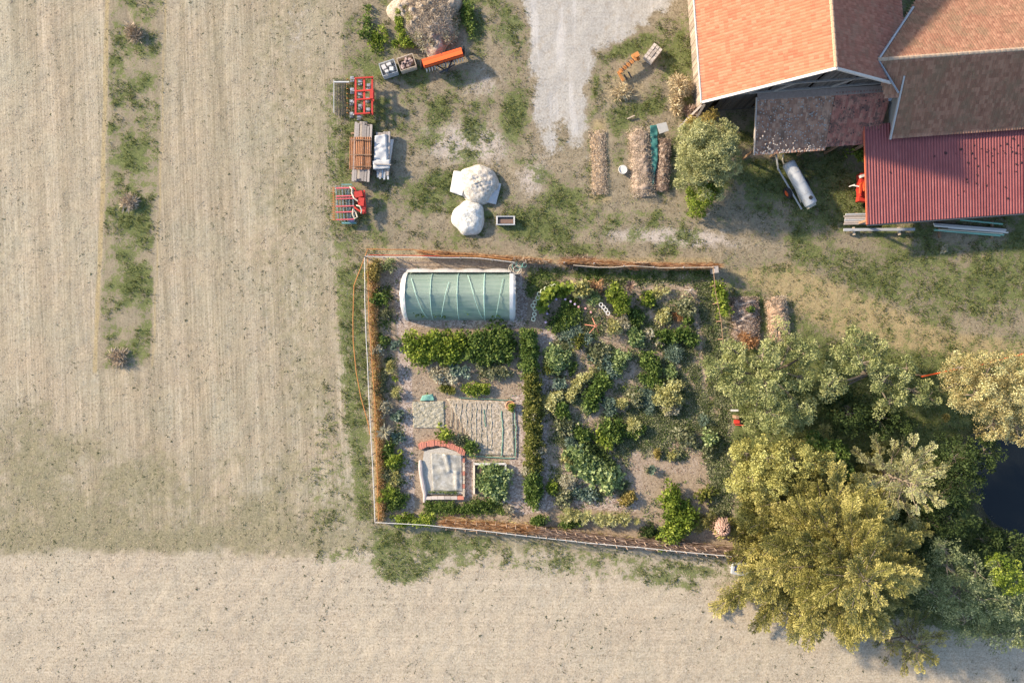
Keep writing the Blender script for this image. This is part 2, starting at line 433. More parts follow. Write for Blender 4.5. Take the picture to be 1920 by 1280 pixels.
# garden interior greens
for poly, s, v in (([(985,500),(1335,503),(1335,530),(1130,535),(1060,520),(1000,560),(985,560)], 8, .62),
                   ([(1315,640),(1360,640),(1375,1000),(1335,1000)], 10, .55), ([(1300,520),(1335,520),(1350,640),(1320,640)], 8, .5),
                   ([(795,945),(860,950),(935,935),(950,965),(870,962),(800,960)], 6, .85), ([(1180,770),(1260,770),(1250,810),(1190,820)], 14, .5)):
    G = mx(G, pm(poly, s)*v*inside)
G += inside*.12*(n3-.3)
S = inside.copy()
S = mx(S, pm([(825,0),(990,0),(990,60),(960,250),(850,260),(840,180)], 30)*.0)
gravel = pm([(985,-300),(1260,-300),(1250,20),(1190,55),(1118,100),(1103,160),(1103,300),(1060,270),(1030,300),(1008,240),(1000,150),(985,60)], 22)
gravel = mx(gravel, blob(1130,20,90,50)*.6)
gravel = gravel*(1 - .55*sstep(PY, 150, 310))
gravel = np.clip(gravel + ((n3-.5)*1.6 + (n4-.5)*1.4)*np.clip(gravel*4*(1-gravel), 0, 1), 0, 1)
chips = np.zeros(PX.shape)
for poly in ([(738,500),(780,505),(975,505),(990,560),(985,618),(1040,640),(1030,700),(1024,960),(980,965),(975,620),(765,612),(772,700),(778,960),(752,970),(745,640)],
             [(955,740),(985,740),(985,960),(960,960),(930,930),(955,930)], [(870,860),(890,860),(888,930),(870,935)], [(1015,610),(1060,640),(1080,700),(1035,780),(1015,700)],
             [(1080,870),(1160,935),(1200,930),(1190,960),(1040,950),(1015,960),(1020,870)]):
    chips = mx(chips, pm(poly, 6))
def line_mask(pts, w, soft=5):
    d = np.full(PX.shape, 1e9)
    for (x0, y0), (x1, y1) in zip(pts[:-1], pts[1:]):
        ex, ey = x1-x0, y1-y0; t = np.clip(((PX-x0)*ex + (PY-y0)*ey)/(ex*ex+ey*ey), 0, 1); d = np.minimum(d, np.hypot(PX-x0-ex*t, PY-y0-ey*t))
    return sstep(w - d, -soft, soft)
paths = np.zeros(PX.shape)
for pts_, w_ in (([(1030,610),(1060,628),(1085,655),(1080,690),(1060,700)], 8), ([(1085,655),(1110,690),(1078,712)], 6), ([(1120,640),(1150,640),(1178,650),(1200,662),(1235,668),(1270,690),(1300,730)], 6),
                 ([(1300,560),(1310,640),(1318,720),(1340,780)], 7), ([(1185,682),(1190,700),(1170,712),(1150,722),(1130,750),(1118,780),(1095,790)], 8), ([(1170,712),(1195,725),(1225,760)], 6),
                 ([(1082,790),(1108,815),(1120,845),(1150,860),(1170,885),(1185,930)], 7), ([(1040,840),(1058,862),(1085,888),(1120,912),(1165,940),(1200,955)], 7), ([(1210,545),(1260,540),(1300,548)], 8),
                 ([(1215,590),(1240,615),(1280,610)], 9), ([(1300,860),(1302,885)], 12), ([(1190,860),(1195,940)], 16), ([(1215,870),(1280,880)], 14), ([(1240,520),(1300,525)], 5), ([(1160,640),(1185,610),(1170,590)], 5)):
    paths = mx(paths, line_mask(pts_, w_))
chips = mx(chips, paths*.45)
pale = np.zeros(PX.shape)
for b in ((880,270,90,45,0,.9),(1000,330,40,60,10,.6),(1275,445,110,20,4,.9),(900,160,60,36,0,.5),(1020,410,40,40,0,.2),(810,255,45,30,0,.5),(1180,440,90,22,0,.6),(960,60,30,50,0,.5),
          (860,370,60,50,0,.4),(560,60,40,120,0,.4)):
    pale = mx(pale, blob(*b[:5])*b[5])
bottom = sstep(PY + (n2-.5)*50 + (n3-.5)*26, 1018, 1052)*(1-pm(yard, 30))
light = np.clip(bottom*.95*(1-.0*n1), 0, 1)
light = mx(light, pm([(-300,-300),(205,-300),(180,800),(-300,820)], 30)*.15)
darkf = sstep(PY + (n1-.5)*420 + (n2-.5)*200, 700, 960)*(1-pm(yard, 30))*(.45 + .9*(n2-.35)) + pm([(-300,1000),(600,990),(640,1040),(-300,1036)], 14)*.25
darkf = mx(darkf, pm([(500,-300),(625,-300),(620,500),(640,800),(560,820),(470,500)], 60)*(.45+.4*(n2-.5)))
darkf = darkf*(1-light)
orange = np.zeros(PX.shape)
for poly, s, v in (([(203,-300),(212,-300),(197,350),(181,700),(173,700),(188,350)], 3, 1.), ([(314,-300),(320,-300),(305,300),(289,690),(283,690),(299,300)], 2, .7),
                   ([(1108,220),(1140,220),(1150,380),(1100,390)], 12, .7), ([(1120,130),(1200,110),(1230,200),(1120,200)], 20, .5),
                   ([(1350,508),(1480,488),(1640,555),(1790,620),(1960,640),(1960,690),(1720,672),(1560,632),(1450,560)], 22, .85), ([(650,455),(760,455),(690,480)], 10, .6),  # first outline paints the sunlit strip across the east lawn as golden ground
                   ([(692,500),(712,500),(722,700),(722,975),(705,975),(697,700)], 4, 1.1), ([(690,462),(1030,480),(1340,480),(1345,500),(1030,498),(690,480)], 6, .6)):
    orange = mx(orange, pm(poly, s)*v)
orange = np.clip(orange, 0, 1)
z = (vnoise(90, 11)-.5)*.10 + (vnoise(14, 12, 3)-.5)*.07
z = z*(1-.7*inside) - .03
track = np.abs(((PX*.9986 + PY*.035) % 83) - 41)      # shallow wheel tracks along the field
pond_poly = [(1822,832),(1870,815),(2100,790),(2300,900),(2250,1020),(1960,1010),(1905,1003),(1862,975),(1838,930)]
pond = sd_poly(pond_poly)
z = z - 1.1*sstep(pond, -22, 30)
mud = sstep(pond, -45, -5)
G = G*(1-sstep(pond, -25, -5))*(1-.8*np.clip(gravel, 0, 1))
G = G*(1 - .38*orange)  # less green on dry strips and in the painted sun strip
m1 = np.stack([np.clip(G, 0, 1), gravel, S, chips], -1).reshape(-1, 4)
m2 = np.stack([light, darkf, np.clip(pale, 0, 1), orange], -1).reshape(-1, 4)
yardm = np.maximum(pm(yard, 20)*(1-inside), pm(strip, 3)*.8)
m3 = np.stack([bottom, mud, yardm, np.ones_like(mud)], -1).reshape(-1, 4)
ny, nx = PX.shape
idx = np.arange(nx*ny).reshape(ny, nx)
F = np.stack([idx[:-1, :-1], idx[:-1, 1:], idx[1:, 1:], idx[1:, :-1]], -1).reshape(-1, 4)
gme = mesh_np('ground', np.stack([GX, GY, z], -1).reshape(-1, 3), F, 4,
              [('m1', 'POINT', m1), ('m2', 'POINT', m2), ('m3', 'POINT', m3)], True)

def ground_material():
    t = NT('farm_ground'); p = t.pos()
    def ch(name):
        a = t.n('ShaderNodeAttribute'); a.attribute_name = name
        s = t.n('ShaderNodeSeparateColor'); t.l(a.outputs['Color'], s.inputs[0])
        return s.outputs[0], s.outputs[1], s.outputs[2], a.outputs['Alpha']
    g, gr, so_, chp = ch('m1'); li, dk, pa, orr = ch('m2'); bo, mu, yd, _ = ch('m3')
    nA = t.noise(p, .22, 5, .6); nB = t.noise(p, 1.6, 6, .68); nC = t.noise(p, 7, 5, .7); nD = t.noise(p, 26, 3, .7)
    tilt = t.mapping(p, (1,1,1), (0,0,R(-2.2)))
    sv = t.noise(t.mapping(tilt, (9,.14,1)), 1, 4, .6); sv2 = t.noise(t.mapping(tilt, (.9,.03,1)), 1, 3, .6)
    sh = t.noise(t.mapping(p, (.22,6,1), (0,0,R(-3))), 1, 4, .6); sh2 = t.noise(t.mapping(p, (.04,.9,1), (0,0,R(-3))), 1, 3, .6)
    st = t.mix(bo, sv, sh); st2 = t.mix(bo, sv2, sh2)
    fine = t.math('ADD', t.math('MULTIPLY', nC, .55), t.math('MULTIPLY', nD, .45))
    k = t.math('ADD', t.math('MULTIPLY', fine, .52), t.math('ADD', t.math('MULTIPLY', st, .28), t.math('MULTIPLY', st2, .22)))
    straw = t.ramp(k, [(.38, (.18,.155,.105)), (.50, (.35,.30,.222)), (.62, (.54,.475,.375))])
    tint = t.ramp(nA, [(.35, (1.02,.98,.93)), (.65, (.96,1.0,.97))])
    straw = t.mix(1., straw, tint, 'MULTIPLY')
    straw = t.mix(t.math('MULTIPLY', li, .6), straw, t.ramp(fine, [(.37, (.31,.26,.19)), (.5,(.51,.44,.345)), (.63, (.66,.585,.47))]))
    # thin green/grey shading of the worn field
    w = t.smooth(t.math('ADD', t.math('ADD', t.math('MULTIPLY', dk, .5), t.math('MULTIPLY', nB, .8)), t.math('MULTIPLY', fine, .5)), .72, 1.02)
    straw = t.mix(t.math('MULTIPLY', w, .85), straw, t.ramp(fine, [(.38, (.13,.125,.065)), (.6, (.34,.30,.19))]))
    yc_ = t.ramp(t.math('ADD', t.math('MULTIPLY', fine, .7), t.math('MULTIPLY', nB, .3)), [(.34, (.12,.10,.065)), (.5, (.27,.225,.155)), (.66, (.48,.41,.32))])
    col = t.mix(t.math('MULTIPLY', yd, .9), straw, yc_)
    soil = t.ramp(fine, [(.35, (.17,.125,.085)), (.5, (.34,.265,.19)), (.68, (.54,.445,.345))])
    col = t.mix(so_, col, soil)
    paleC = t.ramp(fine, [(.34, (.34,.29,.25)), (.62, (.64,.57,.51))])
    pk = t.smooth(t.math('ADD', pa, t.math('MULTIPLY', t.math('SUBTRACT', nB, .5), 1.1)), .25, .7)
    col = t.mix(t.math('MULTIPLY', pk, .85), col, paleC)
    chv = t.n('ShaderNodeTexVoronoi'); chv.inputs['Scale'].default_value = 11; t.l(p, chv.inputs['Vector'])
    chs = t.n('ShaderNodeSeparateColor'); t.l(chv.outputs['Color'], chs.inputs[0])
    chipc = t.ramp(chs.outputs[0], [(.0, (.22,.16,.13)), (.5, (.40,.32,.27)), (1., (.60,.52,.46))])
    ck = t.smooth(t.math('ADD', chp, t.math('MULTIPLY', t.math('SUBTRACT', nB, .5), .5)), .35, .65)
    col = t.mix(t.math('MULTIPLY', ck, .9), col, chipc)
    grc = t.ramp(fine, [(.33, (.27,.25,.22)), (.5, (.43,.415,.385)), (.68, (.57,.56,.53))])
    gk = t.smooth(t.math('ADD', gr, t.math('ADD', t.math('MULTIPLY', t.math('SUBTRACT', nB, .5), 1.3), t.math('MULTIPLY', t.math('SUBTRACT', nC, .5), .9))), .25, .75)
    grc = t.mix(t.math('MULTIPLY', t.smooth(nB, .5, .68), .5), grc, (.33,.28,.22))
    grc = t.mix(t.math('MULTIPLY', t.smooth(t.noise(t.mapping(p, (1.1,.12,1), (0,0,R(8))), 1, 4, .6), .5, .62), .4), grc, (.62,.61,.60))
    col = t.mix(t.math('MULTIPLY', gk, .92), col, grc)
    ok_ = t.smooth(t.math('ADD', orr, t.math('MULTIPLY', t.math('SUBTRACT', fine, .5), 1.2)), .3, .8)
    col = t.mix(t.math('MULTIPLY', ok_, .7), col, t.ramp(fine, [(.35, (.27,.20,.085)), (.65, (.52,.42,.23))]))  # dry grass gold, also used for the sun strip painted on the east lawn
    grass = t.ramp(t.math('ADD', t.math('MULTIPLY', fine, .7), t.math('MULTIPLY', nB, .3)),
                   [(.36, (.035,.058,.014)), (.5, (.105,.14,.038)), (.64, (.25,.26,.10))])
    gq = t.math('ADD', g, t.math('ADD', t.math('MULTIPLY', t.math('SUBTRACT', nB, .5), 1.25), t.math('MULTIPLY', t.math('SUBTRACT', nC, .5), 1.1)))
    gq = t.smooth(gq, .42, .66)
    col = t.mix(t.math('MULTIPLY', gq, .88), col, grass)
    col = t.mix(mu, col, (.055,.05,.03))
    hgt = t.math('ADD', t.math('MULTIPLY', nC, .7), t.math('MULTIPLY', nD, .4))
    return t.finish(col, .95, t.bump(hgt, .55, .07), 0, .15)
g = place('ground', gme, ground_material()); g['kind'] = 'structure'

wt = NT('pond_water'); wnz = wt.noise(wt.pos(), 3, 3, .5)
wm = wt.finish((.008,.010,.010), .10, wt.bump(wnz, .12, .03), 0, .5)
mb = MB(); mb.add([(*W(x, y)[:2], -.42) for x, y in [(1795,800),(2120,760),(2340,900),(2270,1050),(1900,1040),(1800,960)]], [(5,4,3,2,1,0)])
o = mb.build('pond_water', wm); o['kind'] = 'structure'

def sample(mask, x, y):
    i = np.clip(np.searchsorted(gx, x) - 1, 0, nx-1); j = np.clip(np.searchsorted(gy, y) - 1, 0, ny-1)
    return mask[j, i]

def scatter_grass(name, label, cat, mask_fn, n, per, Lr, wd, pal, spread, flat=.5, bound=(-41,41,-28,28)):
    x = rng.uniform(bound[0], bound[1], n); y = rng.uniform(bound[2], bound[3], n)
    keep = rng.uniform(0, 1, n) < mask_fn(x, y); x = x[keep]; y = y[keep]; m = len(x)
    zz = sample(z, x, y)
    P = np.repeat(np.column_stack([x, y, zz]), per, 0); nn = len(P)
    P[:, :2] += rng.normal(size=(nn, 2))*spread
    a = rng.uniform(0, 2*math.pi, nn); e = rng.uniform(flat*.4, flat*1.6, nn)
    D = np.column_stack([np.cos(a)*np.cos(e), np.sin(a)*np.cos(e), np.sin(e)])
    N = np.column_stack([rng.normal(size=(nn, 2))*.5, np.ones(nn)])
    rnd = np.clip(np.repeat(rng.uniform(0, 1, m), per)*.6 + rng.uniform(0, .4, nn), 0, 1)
    me = leaves(P, D, N, rng.uniform(*Lr, nn), wd, rnd, name=name)
    o = place(name, me, L[pal]); tag(o, label, cat, None, 'stuff'); return o

nZ = vnoise(22, 21, 3); nY = vnoise(70, 22, 3)
GG = np.clip(G + (nZ-.5)*1.2, 0, 1)
scatter_grass('grass', 'short green grass growing in tufts over yard, verges and lawn', 'grass',
              lambda x, y: sstep(sample(GG, x, y), .4, .8), 95000, 5, (.10,.22), .045, 'grass', .09, .7)
FD = (1-pm(yard, 10))*(1-inside)*(1-pm(strip, 3))
scatter_grass('straw_stubble', 'pale cut straw and stubble lying over the mown field', 'stubble',
              lambda x, y: sample(FD, x, y), 90000, 2, (.07,.16), .028, 'straw', .1, .12)
wdens = FD*(.02 + sstep(nY, .55, .75)*.30 + darkf*.45 + .35*sstep(PX, 400, 640)*sstep(nZ, .4, .6)*(1-bottom))
scatter_grass('weeds', 'small dark weed tufts dotted over the dry field', 'weeds',
              lambda x, y: np.clip(sample(wdens, x, y), 0, 1), 26000, 5, (.05,.11), .05, 'weed', .05, .12)
YD = pm(yard, 10)*(1-inside)*(1-gravel)
wd2 = FD*(.25 + bottom)*sstep(vnoise(45, 51, 3), .42, .7)
scatter_grass('weeds', 'scattered larger dark weed rosettes standing out on the pale field', 'weeds',
              lambda x, y: np.clip(sample(wd2, x, y), 0, 1), 1500, 9, (.05,.11), .06, 'weed', .045, .2)
scatter_grass('dry_grass', 'dry bleached grass tufts between green patches of the yard', 'grass',
              lambda x, y: sample(YD, x, y)*.8, 60000, 3, (.08,.17), .035, 'drygrass', .09, .4)
# chopped straw, chips and clods in garden beds
scatter_grass('garden_litter', 'dry stalks and leaf litter on the garden soil', 'litter',
              lambda x, y: sample(inside, x, y)*.8, 40000, 3, (.07,.18), .04, 'brush', .1, .3)
low = inside*(1-paths)*np.clip(G*.9 + (.05 + .12*(PX > 1180) + .48*sstep(vnoise(26, 31, 3), .38, .6))*pm([(1045,600),(1310,560),(1325,850),(1200,890),(1180,940),(1040,930),(1030,800)], 12) + .5*sstep(vnoise(22, 32, 3), .5, .62)*pm([(700,490),(735,490),(760,960),(715,975)], 6), 0, .95)
scatter_grass('ground_cover', 'low green seedlings and weeds between the garden beds', 'ground cover',
              lambda x, y: np.clip(sample(low, x, y), 0, 1), 30000, 8, (.10,.19), .075, 'mixed', .11, .5, bound=(2.4,16.4,-13.5,4.5))
scatter_grass('ground_cover', 'darker green low herbs in the garden soil', 'ground cover',
              lambda x, y: np.clip(sample(low, x, y)*1.1, 0, 1), 22000, 8, (.09,.17), .07, 'green', .10, .5, bound=(-11,16.4,-14,5.5))

# ------------------------------------------------------------------ roofs and buildings
def roof_mat(name, stops, moss=None, mamt=.5, mscale=1.2, spots=None, rough=.85):
    t = NT(name); p = t.pos(); r = t.attr('rnd'); n = t.noise(p, mscale, 6, .7); f = t.noise(p, 14, 4, .7)
    k = t.math('ADD', t.math('MULTIPLY', r, .42), t.math('ADD', t.math('MULTIPLY', f, .42), t.math('MULTIPLY', n, .22)))
    col = t.ramp(k, stops)
    if moss: col = t.mix(t.math('MULTIPLY', t.smooth(t.math('ADD', n, t.math('MULTIPLY', t.math('SUBTRACT', f, .5), .5)), .46, .62), mamt), col, moss)
    if spots:
        sc, thr, c = spots
        v = t.n('ShaderNodeTexVoronoi'); v.inputs['Scale'].default_value = sc; t.l(p, v.inputs['Vector'])
        sp = t.smooth(v.outputs['Distance'], thr, thr*.6)
        rr = t.n('ShaderNodeSeparateColor'); t.l(v.outputs['Color'], rr.inputs[0])
        sel = t.math('MULTIPLY', sp, t.smooth(rr.outputs[0], .45, .5)); col = t.mix(sel, col, c)
    return t.finish(col, rough, t.bump(f, .4, .02), 0, .2)
RO = roof_mat('orange_clay_tiles', [(.2, (.33,.11,.068)), (.5, (.42,.155,.095)), (.85, (.50,.21,.14))], (.40,.17,.10), .4, .8)
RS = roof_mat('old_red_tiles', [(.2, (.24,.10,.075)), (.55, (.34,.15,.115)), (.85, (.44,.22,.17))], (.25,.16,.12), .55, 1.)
RB = roof_mat('brown_clay_tiles', [(.15, (.21,.10,.07)), (.5, (.33,.17,.115)), (.85, (.46,.26,.18))], (.22,.155,.10), .65, .7)
RL = roof_mat('mossy_tiles', [(.15, (.20,.10,.07)), (.5, (.38,.21,.145)), (.9, (.55,.35,.25))], (.11,.08,.065), .6, 1.6, (5.5, .36, (.40,.35,.32)))
RR_ = roof_mat('lean_to_red_tiles', [(.15, (.26,.09,.07)), (.5, (.40,.16,.12)), (.9, (.50,.28,.2))], (.10,.07,.06), .8, 2.2, (3.4, .26, (.06,.045,.045)))

def tiled(name, mat, parent, o, a, b, tw, tl, keep=None, amp=.04, step=.04, b2=None):
    """tile courses over the parallelogram o + s*a + t*b (a along the eave, b up the slope), real waves and steps"""
    o, a, b = (np.array(q, float) for q in (o, a, b))
    La, Lb = np.linalg.norm(a), np.linalg.norm(b); nu = int(La/tw); nv = int(Lb/tl); k = 4
    nrm = np.cross(a, b); nrm /= np.linalg.norm(nrm)
    if nrm[2] < 0: nrm = -nrm
    us = np.arange(nu*k + 1)/(nu*k); wave = amp*np.abs(np.sin(np.arange(nu*k+1)/k*math.pi + .35))
    rows = []
    for j in range(nv):
        jit = rng.normal(0, .004, nu*k+1)
        for t, hgt in ((j/nv, step), ((j+.98)/nv, 0.)):
            rows.append(o + us[:, None]*a + t*(b if b2 is None else (1-us[:, None])*b + us[:, None]*np.array(b2)) + (wave + hgt + jit)[:, None]*nrm)
    V = np.array(rows); nr, nc = V.shape[:2]; id_ = np.arange(nr*nc).reshape(nr, nc)
    Fq = np.stack([id_[:-1, :-1], id_[:-1, 1:], id_[1:, 1:], id_[1:, :-1]], -1)
    tr = rng.uniform(0, 1, (nv, nu)); rnd = np.repeat(np.repeat(tr, k, 1), 2, 0)[:nr-1]
    Fq = Fq.reshape(-1, 4); rnd = rnd.reshape(-1)
    if keep is not None:
        c = V.reshape(-1, 3)[Fq].mean(1); kk = keep(c); Fq = Fq[kk]; rnd = rnd[kk]
    me = mesh_np(name, V.reshape(-1, 3), Fq, 4, [('rnd', 'FACE', rnd)])
    return tag(place(name, me, mat, parent), kind='stuff')

TH = R(4.2); U = np.array([math.cos(TH), math.sin(TH), 0]); Vv = np.array([-math.sin(TH), math.cos(TH), 0]); Zz = np.array([0, 0, 1.])
B0 = np.array([13.28, 16.69, 0])           # below the south-west roof corner
def B(u, v, h=0.): return B0 + U*u + Vv*v + Zz*h
HE, HR, UR = 4.0, 8.85, 7.12; sl_ = (HR-HE)/UR; LEN = 16.0
def bz(u): return HR - sl_*abs(u-UR)
barn = empty('barn', B(UR, 8, 0), 0, 'big barn with bright orange tiled west slope and dark wooden gable', 'barn')
def bpart(mb, name, mat, parent=None, **k):
    o = mb.build(name, mat, None, **k); return o
def adopt(o, p):
    o.parent = p; o.matrix_parent_inverse.identity()
    # geometry is in world metres, so undo the parent's place
    q = p; off = np.zeros(3)
    while q is not None: off += np.array(q.location); q = q.parent
    me = o.data; co = np.empty(len(me.vertices)*3, np.float32); me.vertices.foreach_get('co', co)
    me.vertices.foreach_set('co', (co.reshape(-1, 3) - off).ravel().astype(np.float32)); me.update(); return o
EU = UR + 7.12
roofW = adopt(tiled('roof_slope', RO, None, B(0, 0, HE), Vv*LEN, U*UR + Zz*(HR-HE), .21, .30, None, .07, .05), barn)
roofW['label'] = 'bright orange west slope of curved tiles'
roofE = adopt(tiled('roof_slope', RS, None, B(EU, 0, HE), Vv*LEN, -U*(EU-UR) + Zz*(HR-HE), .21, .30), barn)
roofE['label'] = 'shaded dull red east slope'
# ridge caps, one by one
rc = MB(); rc.tube([(0,0,0),(.16,0,.01),(.38,0,.0)], [.13,.125,.11], 8)
rcm = None
for i in range(int(LEN/.36)):
    p = B(UR, i*.36+.02, HR+.02)
    if rcm is None:
        ob = rc.build('ridge_tile', solid('pale_ridge_tiles', (.56,.36,.24), .85, var=.2)); rcm = ob.data
    else: ob = place('ridge_tile', rcm, None)
    ob.parent = barn; ob.location = p - np.array(barn.location); ob.rotation_euler = (0, 0, TH + math.pi/2)
mb = MB(); e = .10
mb.bar(B(-.04, -.06, HE-.02), B(UR, -.06, HR+.05), .16, .14); mb.bar(B(UR, -.06, HR+.05), B(EU, -.06, HE-.02), .16, .14)
adopt(mb.build('verge_board', solid('pale_verge_board', (.66,.60,.56), .7)), barn)
mb = MB(); mb.tube([B(-.10, -.1, HE-.06), B(-.10, LEN, HE-.02)], .075, 7); adopt(mb.build('gutter', M['purlin']), barn)
# west wall boards and gable boards (each ~0.2 m, joined), sun and shade set in their tones
WU, GV = .55, .45
mb = MB()
v = GV
while v < LEN-.3:
    w = random.uniform(.17, .24); p = B(WU + random.uniform(-.015, .015), v + w/2); mb.box((p[0], p[1], 0), (.045, w-.018, bz(WU)-.06+random.uniform(-.1, 0)), TH); v += w
tag(adopt(mb.build('wall_boards', solid('sunlit_grey_boards', (.36,.29,.23), .9, var=.4, scale=6)), barn), kind='stuff')
mb = MB(); u = WU
while u < EU-WU:
    w = random.uniform(.18, .26); p = B(u + w/2, GV + random.uniform(-.015, .015)); hh = bz(u+w/2)-.12
    if random.random() > .03: mb.box((p[0], p[1], 0), (w-.02, .05, hh), TH)
    u += w
tag(adopt(mb.build('gable_boards', M['wood_dark']), barn), kind='stuff')
mb = MB()
for u0, z0, u1, z1 in ((WU,3.9,EU-WU,3.9),(2.5,5.3,EU-2.5,5.3)): mb.bar(B(u0, GV-.07, z0), B(u1, GV-.07, z1), .12, .14)
for u0 in (3.2, 5.0, 9.0): mb.bar(B(u0, GV-.08, 3.9), B(u0+1.0, GV-.08, 5.3), .10, .12)
adopt(mb.build('gable_beam', M['wood_grey']), barn)
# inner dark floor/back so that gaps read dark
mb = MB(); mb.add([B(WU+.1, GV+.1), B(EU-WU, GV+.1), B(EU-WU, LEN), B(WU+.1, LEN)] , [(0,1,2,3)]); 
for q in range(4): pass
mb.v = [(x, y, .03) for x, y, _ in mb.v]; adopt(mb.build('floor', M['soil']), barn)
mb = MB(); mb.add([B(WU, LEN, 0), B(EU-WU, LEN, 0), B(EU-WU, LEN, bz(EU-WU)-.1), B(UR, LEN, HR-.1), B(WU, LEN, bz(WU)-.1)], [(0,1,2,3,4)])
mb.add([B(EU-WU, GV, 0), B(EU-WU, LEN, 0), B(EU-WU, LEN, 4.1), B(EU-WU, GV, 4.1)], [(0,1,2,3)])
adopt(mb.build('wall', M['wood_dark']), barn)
# struts leaning at the south-west corner
for a_, b_ in (((-.75,-.55,0),(.45,.35,2.0)), ((-.1,-.9,0),(.6,.3,2.2))):
    mb = MB(); mb.bar(B(*a_), B(*b_), .14); adopt(mb.build('strut', M['wood_grey']), barn)
mb = MB(); mb.bar(B(-.02, -.1, 2.7), B(.5, 3, 2.9), .05); 
# ---- second building: brown roof
h2 = empty('farmhouse', B(18, 2, 0), 0, 'long building with weathered brown tiled roof joined to the barn', 'building')
J = np.array([24.4, 18.8, 6.0]); ju = (J-B0) @ U; jv = (J-B0) @ Vv
R2, E2 = 6.0, 3.05; s2 = .64; run = (R2-E2)/s2; ev = jv - run; uend = ju + 16
vergeu = 13.3
vv_junc = jv - (R2-4.72)/s2
def keepS(c):
    q = (c - B0); u = q @ U; v = q @ Vv
    return (u > vergeu) | ((v > vv_junc - .1) & (u > ju - .3 + (jv - v)*.62))
adopt(tiled('roof_slope', RB, None, B(ju-.3, ev, E2), U*(uend-ju+.3), Vv*run + Zz*(R2-E2), .19, .28, keepS), h2)['label'] = 'brown south slope'
def keepN(c):
    q = (c - B0); u = q @ U; return c[:, 2] > HR - sl_*(u-UR) - .05
adopt(tiled('roof_slope', RB, None, B(ju-.3, jv + 5.2, R2-5.2*s2), U*(uend-ju+.3), -Vv*5.2 + Zz*(5.2*s2), .19, .28, keepN), h2)['label'] = 'lighter north slope'
rc2 = solid('lichened_ridge_tiles', (.50,.38,.28), .9, var=.25); rcd = rcm.copy(); rcd.materials.clear(); rcd.materials.append(rc2)
for i in range(int((uend-ju)/.36)):
    ob = place('ridge_tile', rcd, None); ob.parent = h2
    ob.location = B(ju + i*.36, jv, R2+.03 + random.uniform(-.015, .015)) - np.array(h2.location); ob.rotation_euler = (0, 0, TH)
mb = MB()   # lead valley flashing up the barn slope and the grey hopper
def barnp(u, v, d=.06): return B(u, v, bz(u)+d)
pl = []
for i in range(15):
    v = i*.32; zr = R2 - s2*v; u = UR + (HR - zr)/sl_
    pl.append(B(u, jv+v, zr+.09))
mb.tube(pl, .085, 6)
pl2 = [B(ju, jv, R2+.09)]
for t in (.33, .66, 1.0): pl2.append(B(ju + (13.05-ju)*t, jv + (vv_junc-jv)*t, 6.0 + (4.9-6.0)*t + .1))
mb.tube(pl2, .07, 6); adopt(mb.build('valley_flashing', solid('grey_lead', (.30,.32,.36), .5, .2, var=.3, scale=10)), h2)
mb = MB(); c0 = B(13.0, .35, 4.55)
mb.box(c0, (.85,.55,.16), TH); mb.poly([B(12.6,.1,4.6), B(13.45,.1,4.6), B(13.1,-.9,3.9), B(12.95,-.9,3.9)], .05)
adopt(mb.build('rain_hopper', solid('blue_grey_zinc', (.36,.40,.46), .5, .2)), h2)
mb = MB(); mb.bar(B(vergeu-.02, ev-.05, E2+.02), B(vergeu+.0, .3, E2 + (.3-ev)*s2 + .02), .11, .14); adopt(mb.build('verge_board', M['purlin']), h2)
mb = MB(); mb.box(B((vergeu+uend)/2+.2, (ev+jv+4)/2 + .4, 0), (uend-vergeu-.6, jv+4-ev-.8, 2.7), TH); adopt(mb.build('wall', M['wall_plaster']), h2)
mb = MB(); mb.add([B(vergeu+.2, ev+.4, 2.7), B(vergeu+.2, jv+4, 2.7), B(vergeu+.2, jv, 5.6), B(vergeu+.2, ev+.4, 2.9)], [(0,1,2,3)]); adopt(mb.build('gable', M['wall_plaster']), h2)
# ---- tiled lean-to
lt = empty('lean_to', W(1520, 235, 0), 0, 'low lean-to roof of mossy old tiles below the barn gable', 'shed')
T0, T1 = W(1420, 183, 3.5), W(1664, 168, 3.5); L0, L1 = W(1415, 291, 2.45), W(1634, 276, 2.45)
f = .60
def lerp(a, b, t): return a + (b-a)*t
adopt(tiled('roof_slope', RL, None, L0, (L1-L0)*f, (T0-L0), .21, .30, None, .035, .045, lerp(T0-L0, T1-L1, f)), lt)['label'] = 'mossy grey-brown part dotted with pale stones'
adopt(tiled('roof_slope', RR_, None, lerp(L0, L1, f) + Vv*.22 + Zz*.06, (L1-L0)*(1.04-f), lerp(T0-L0, T1-L1, f) - Vv*.2, .19, .30, None, .045, .04, T1-L1-Vv*.2), lt)['label'] = 'redder right part of narrow tiles'
mb = MB(); mb.bar(T0 + U*0 + Zz*.06 + Vv*.05, T1 + Zz*.06 + Vv*.05, .5, .05); adopt(mb.build('flashing', solid('grey_pink_felt', (.44,.33,.27), .8, var=.3)), lt)
for i in range(5):
    mb = MB(); p = lerp(L0, L1, i/4*.97) + Vv*.35; mb.box((p[0], p[1], 0), (.16,.16,2.35), TH); adopt(mb.build('post', M['wood_brown']), lt)
mb = MB(); mb.bar(L0 - U*.06 + Zz*.0, T0 - U*.06, .08, .18); adopt(mb.build('verge_board', M['wood_grey']), lt)
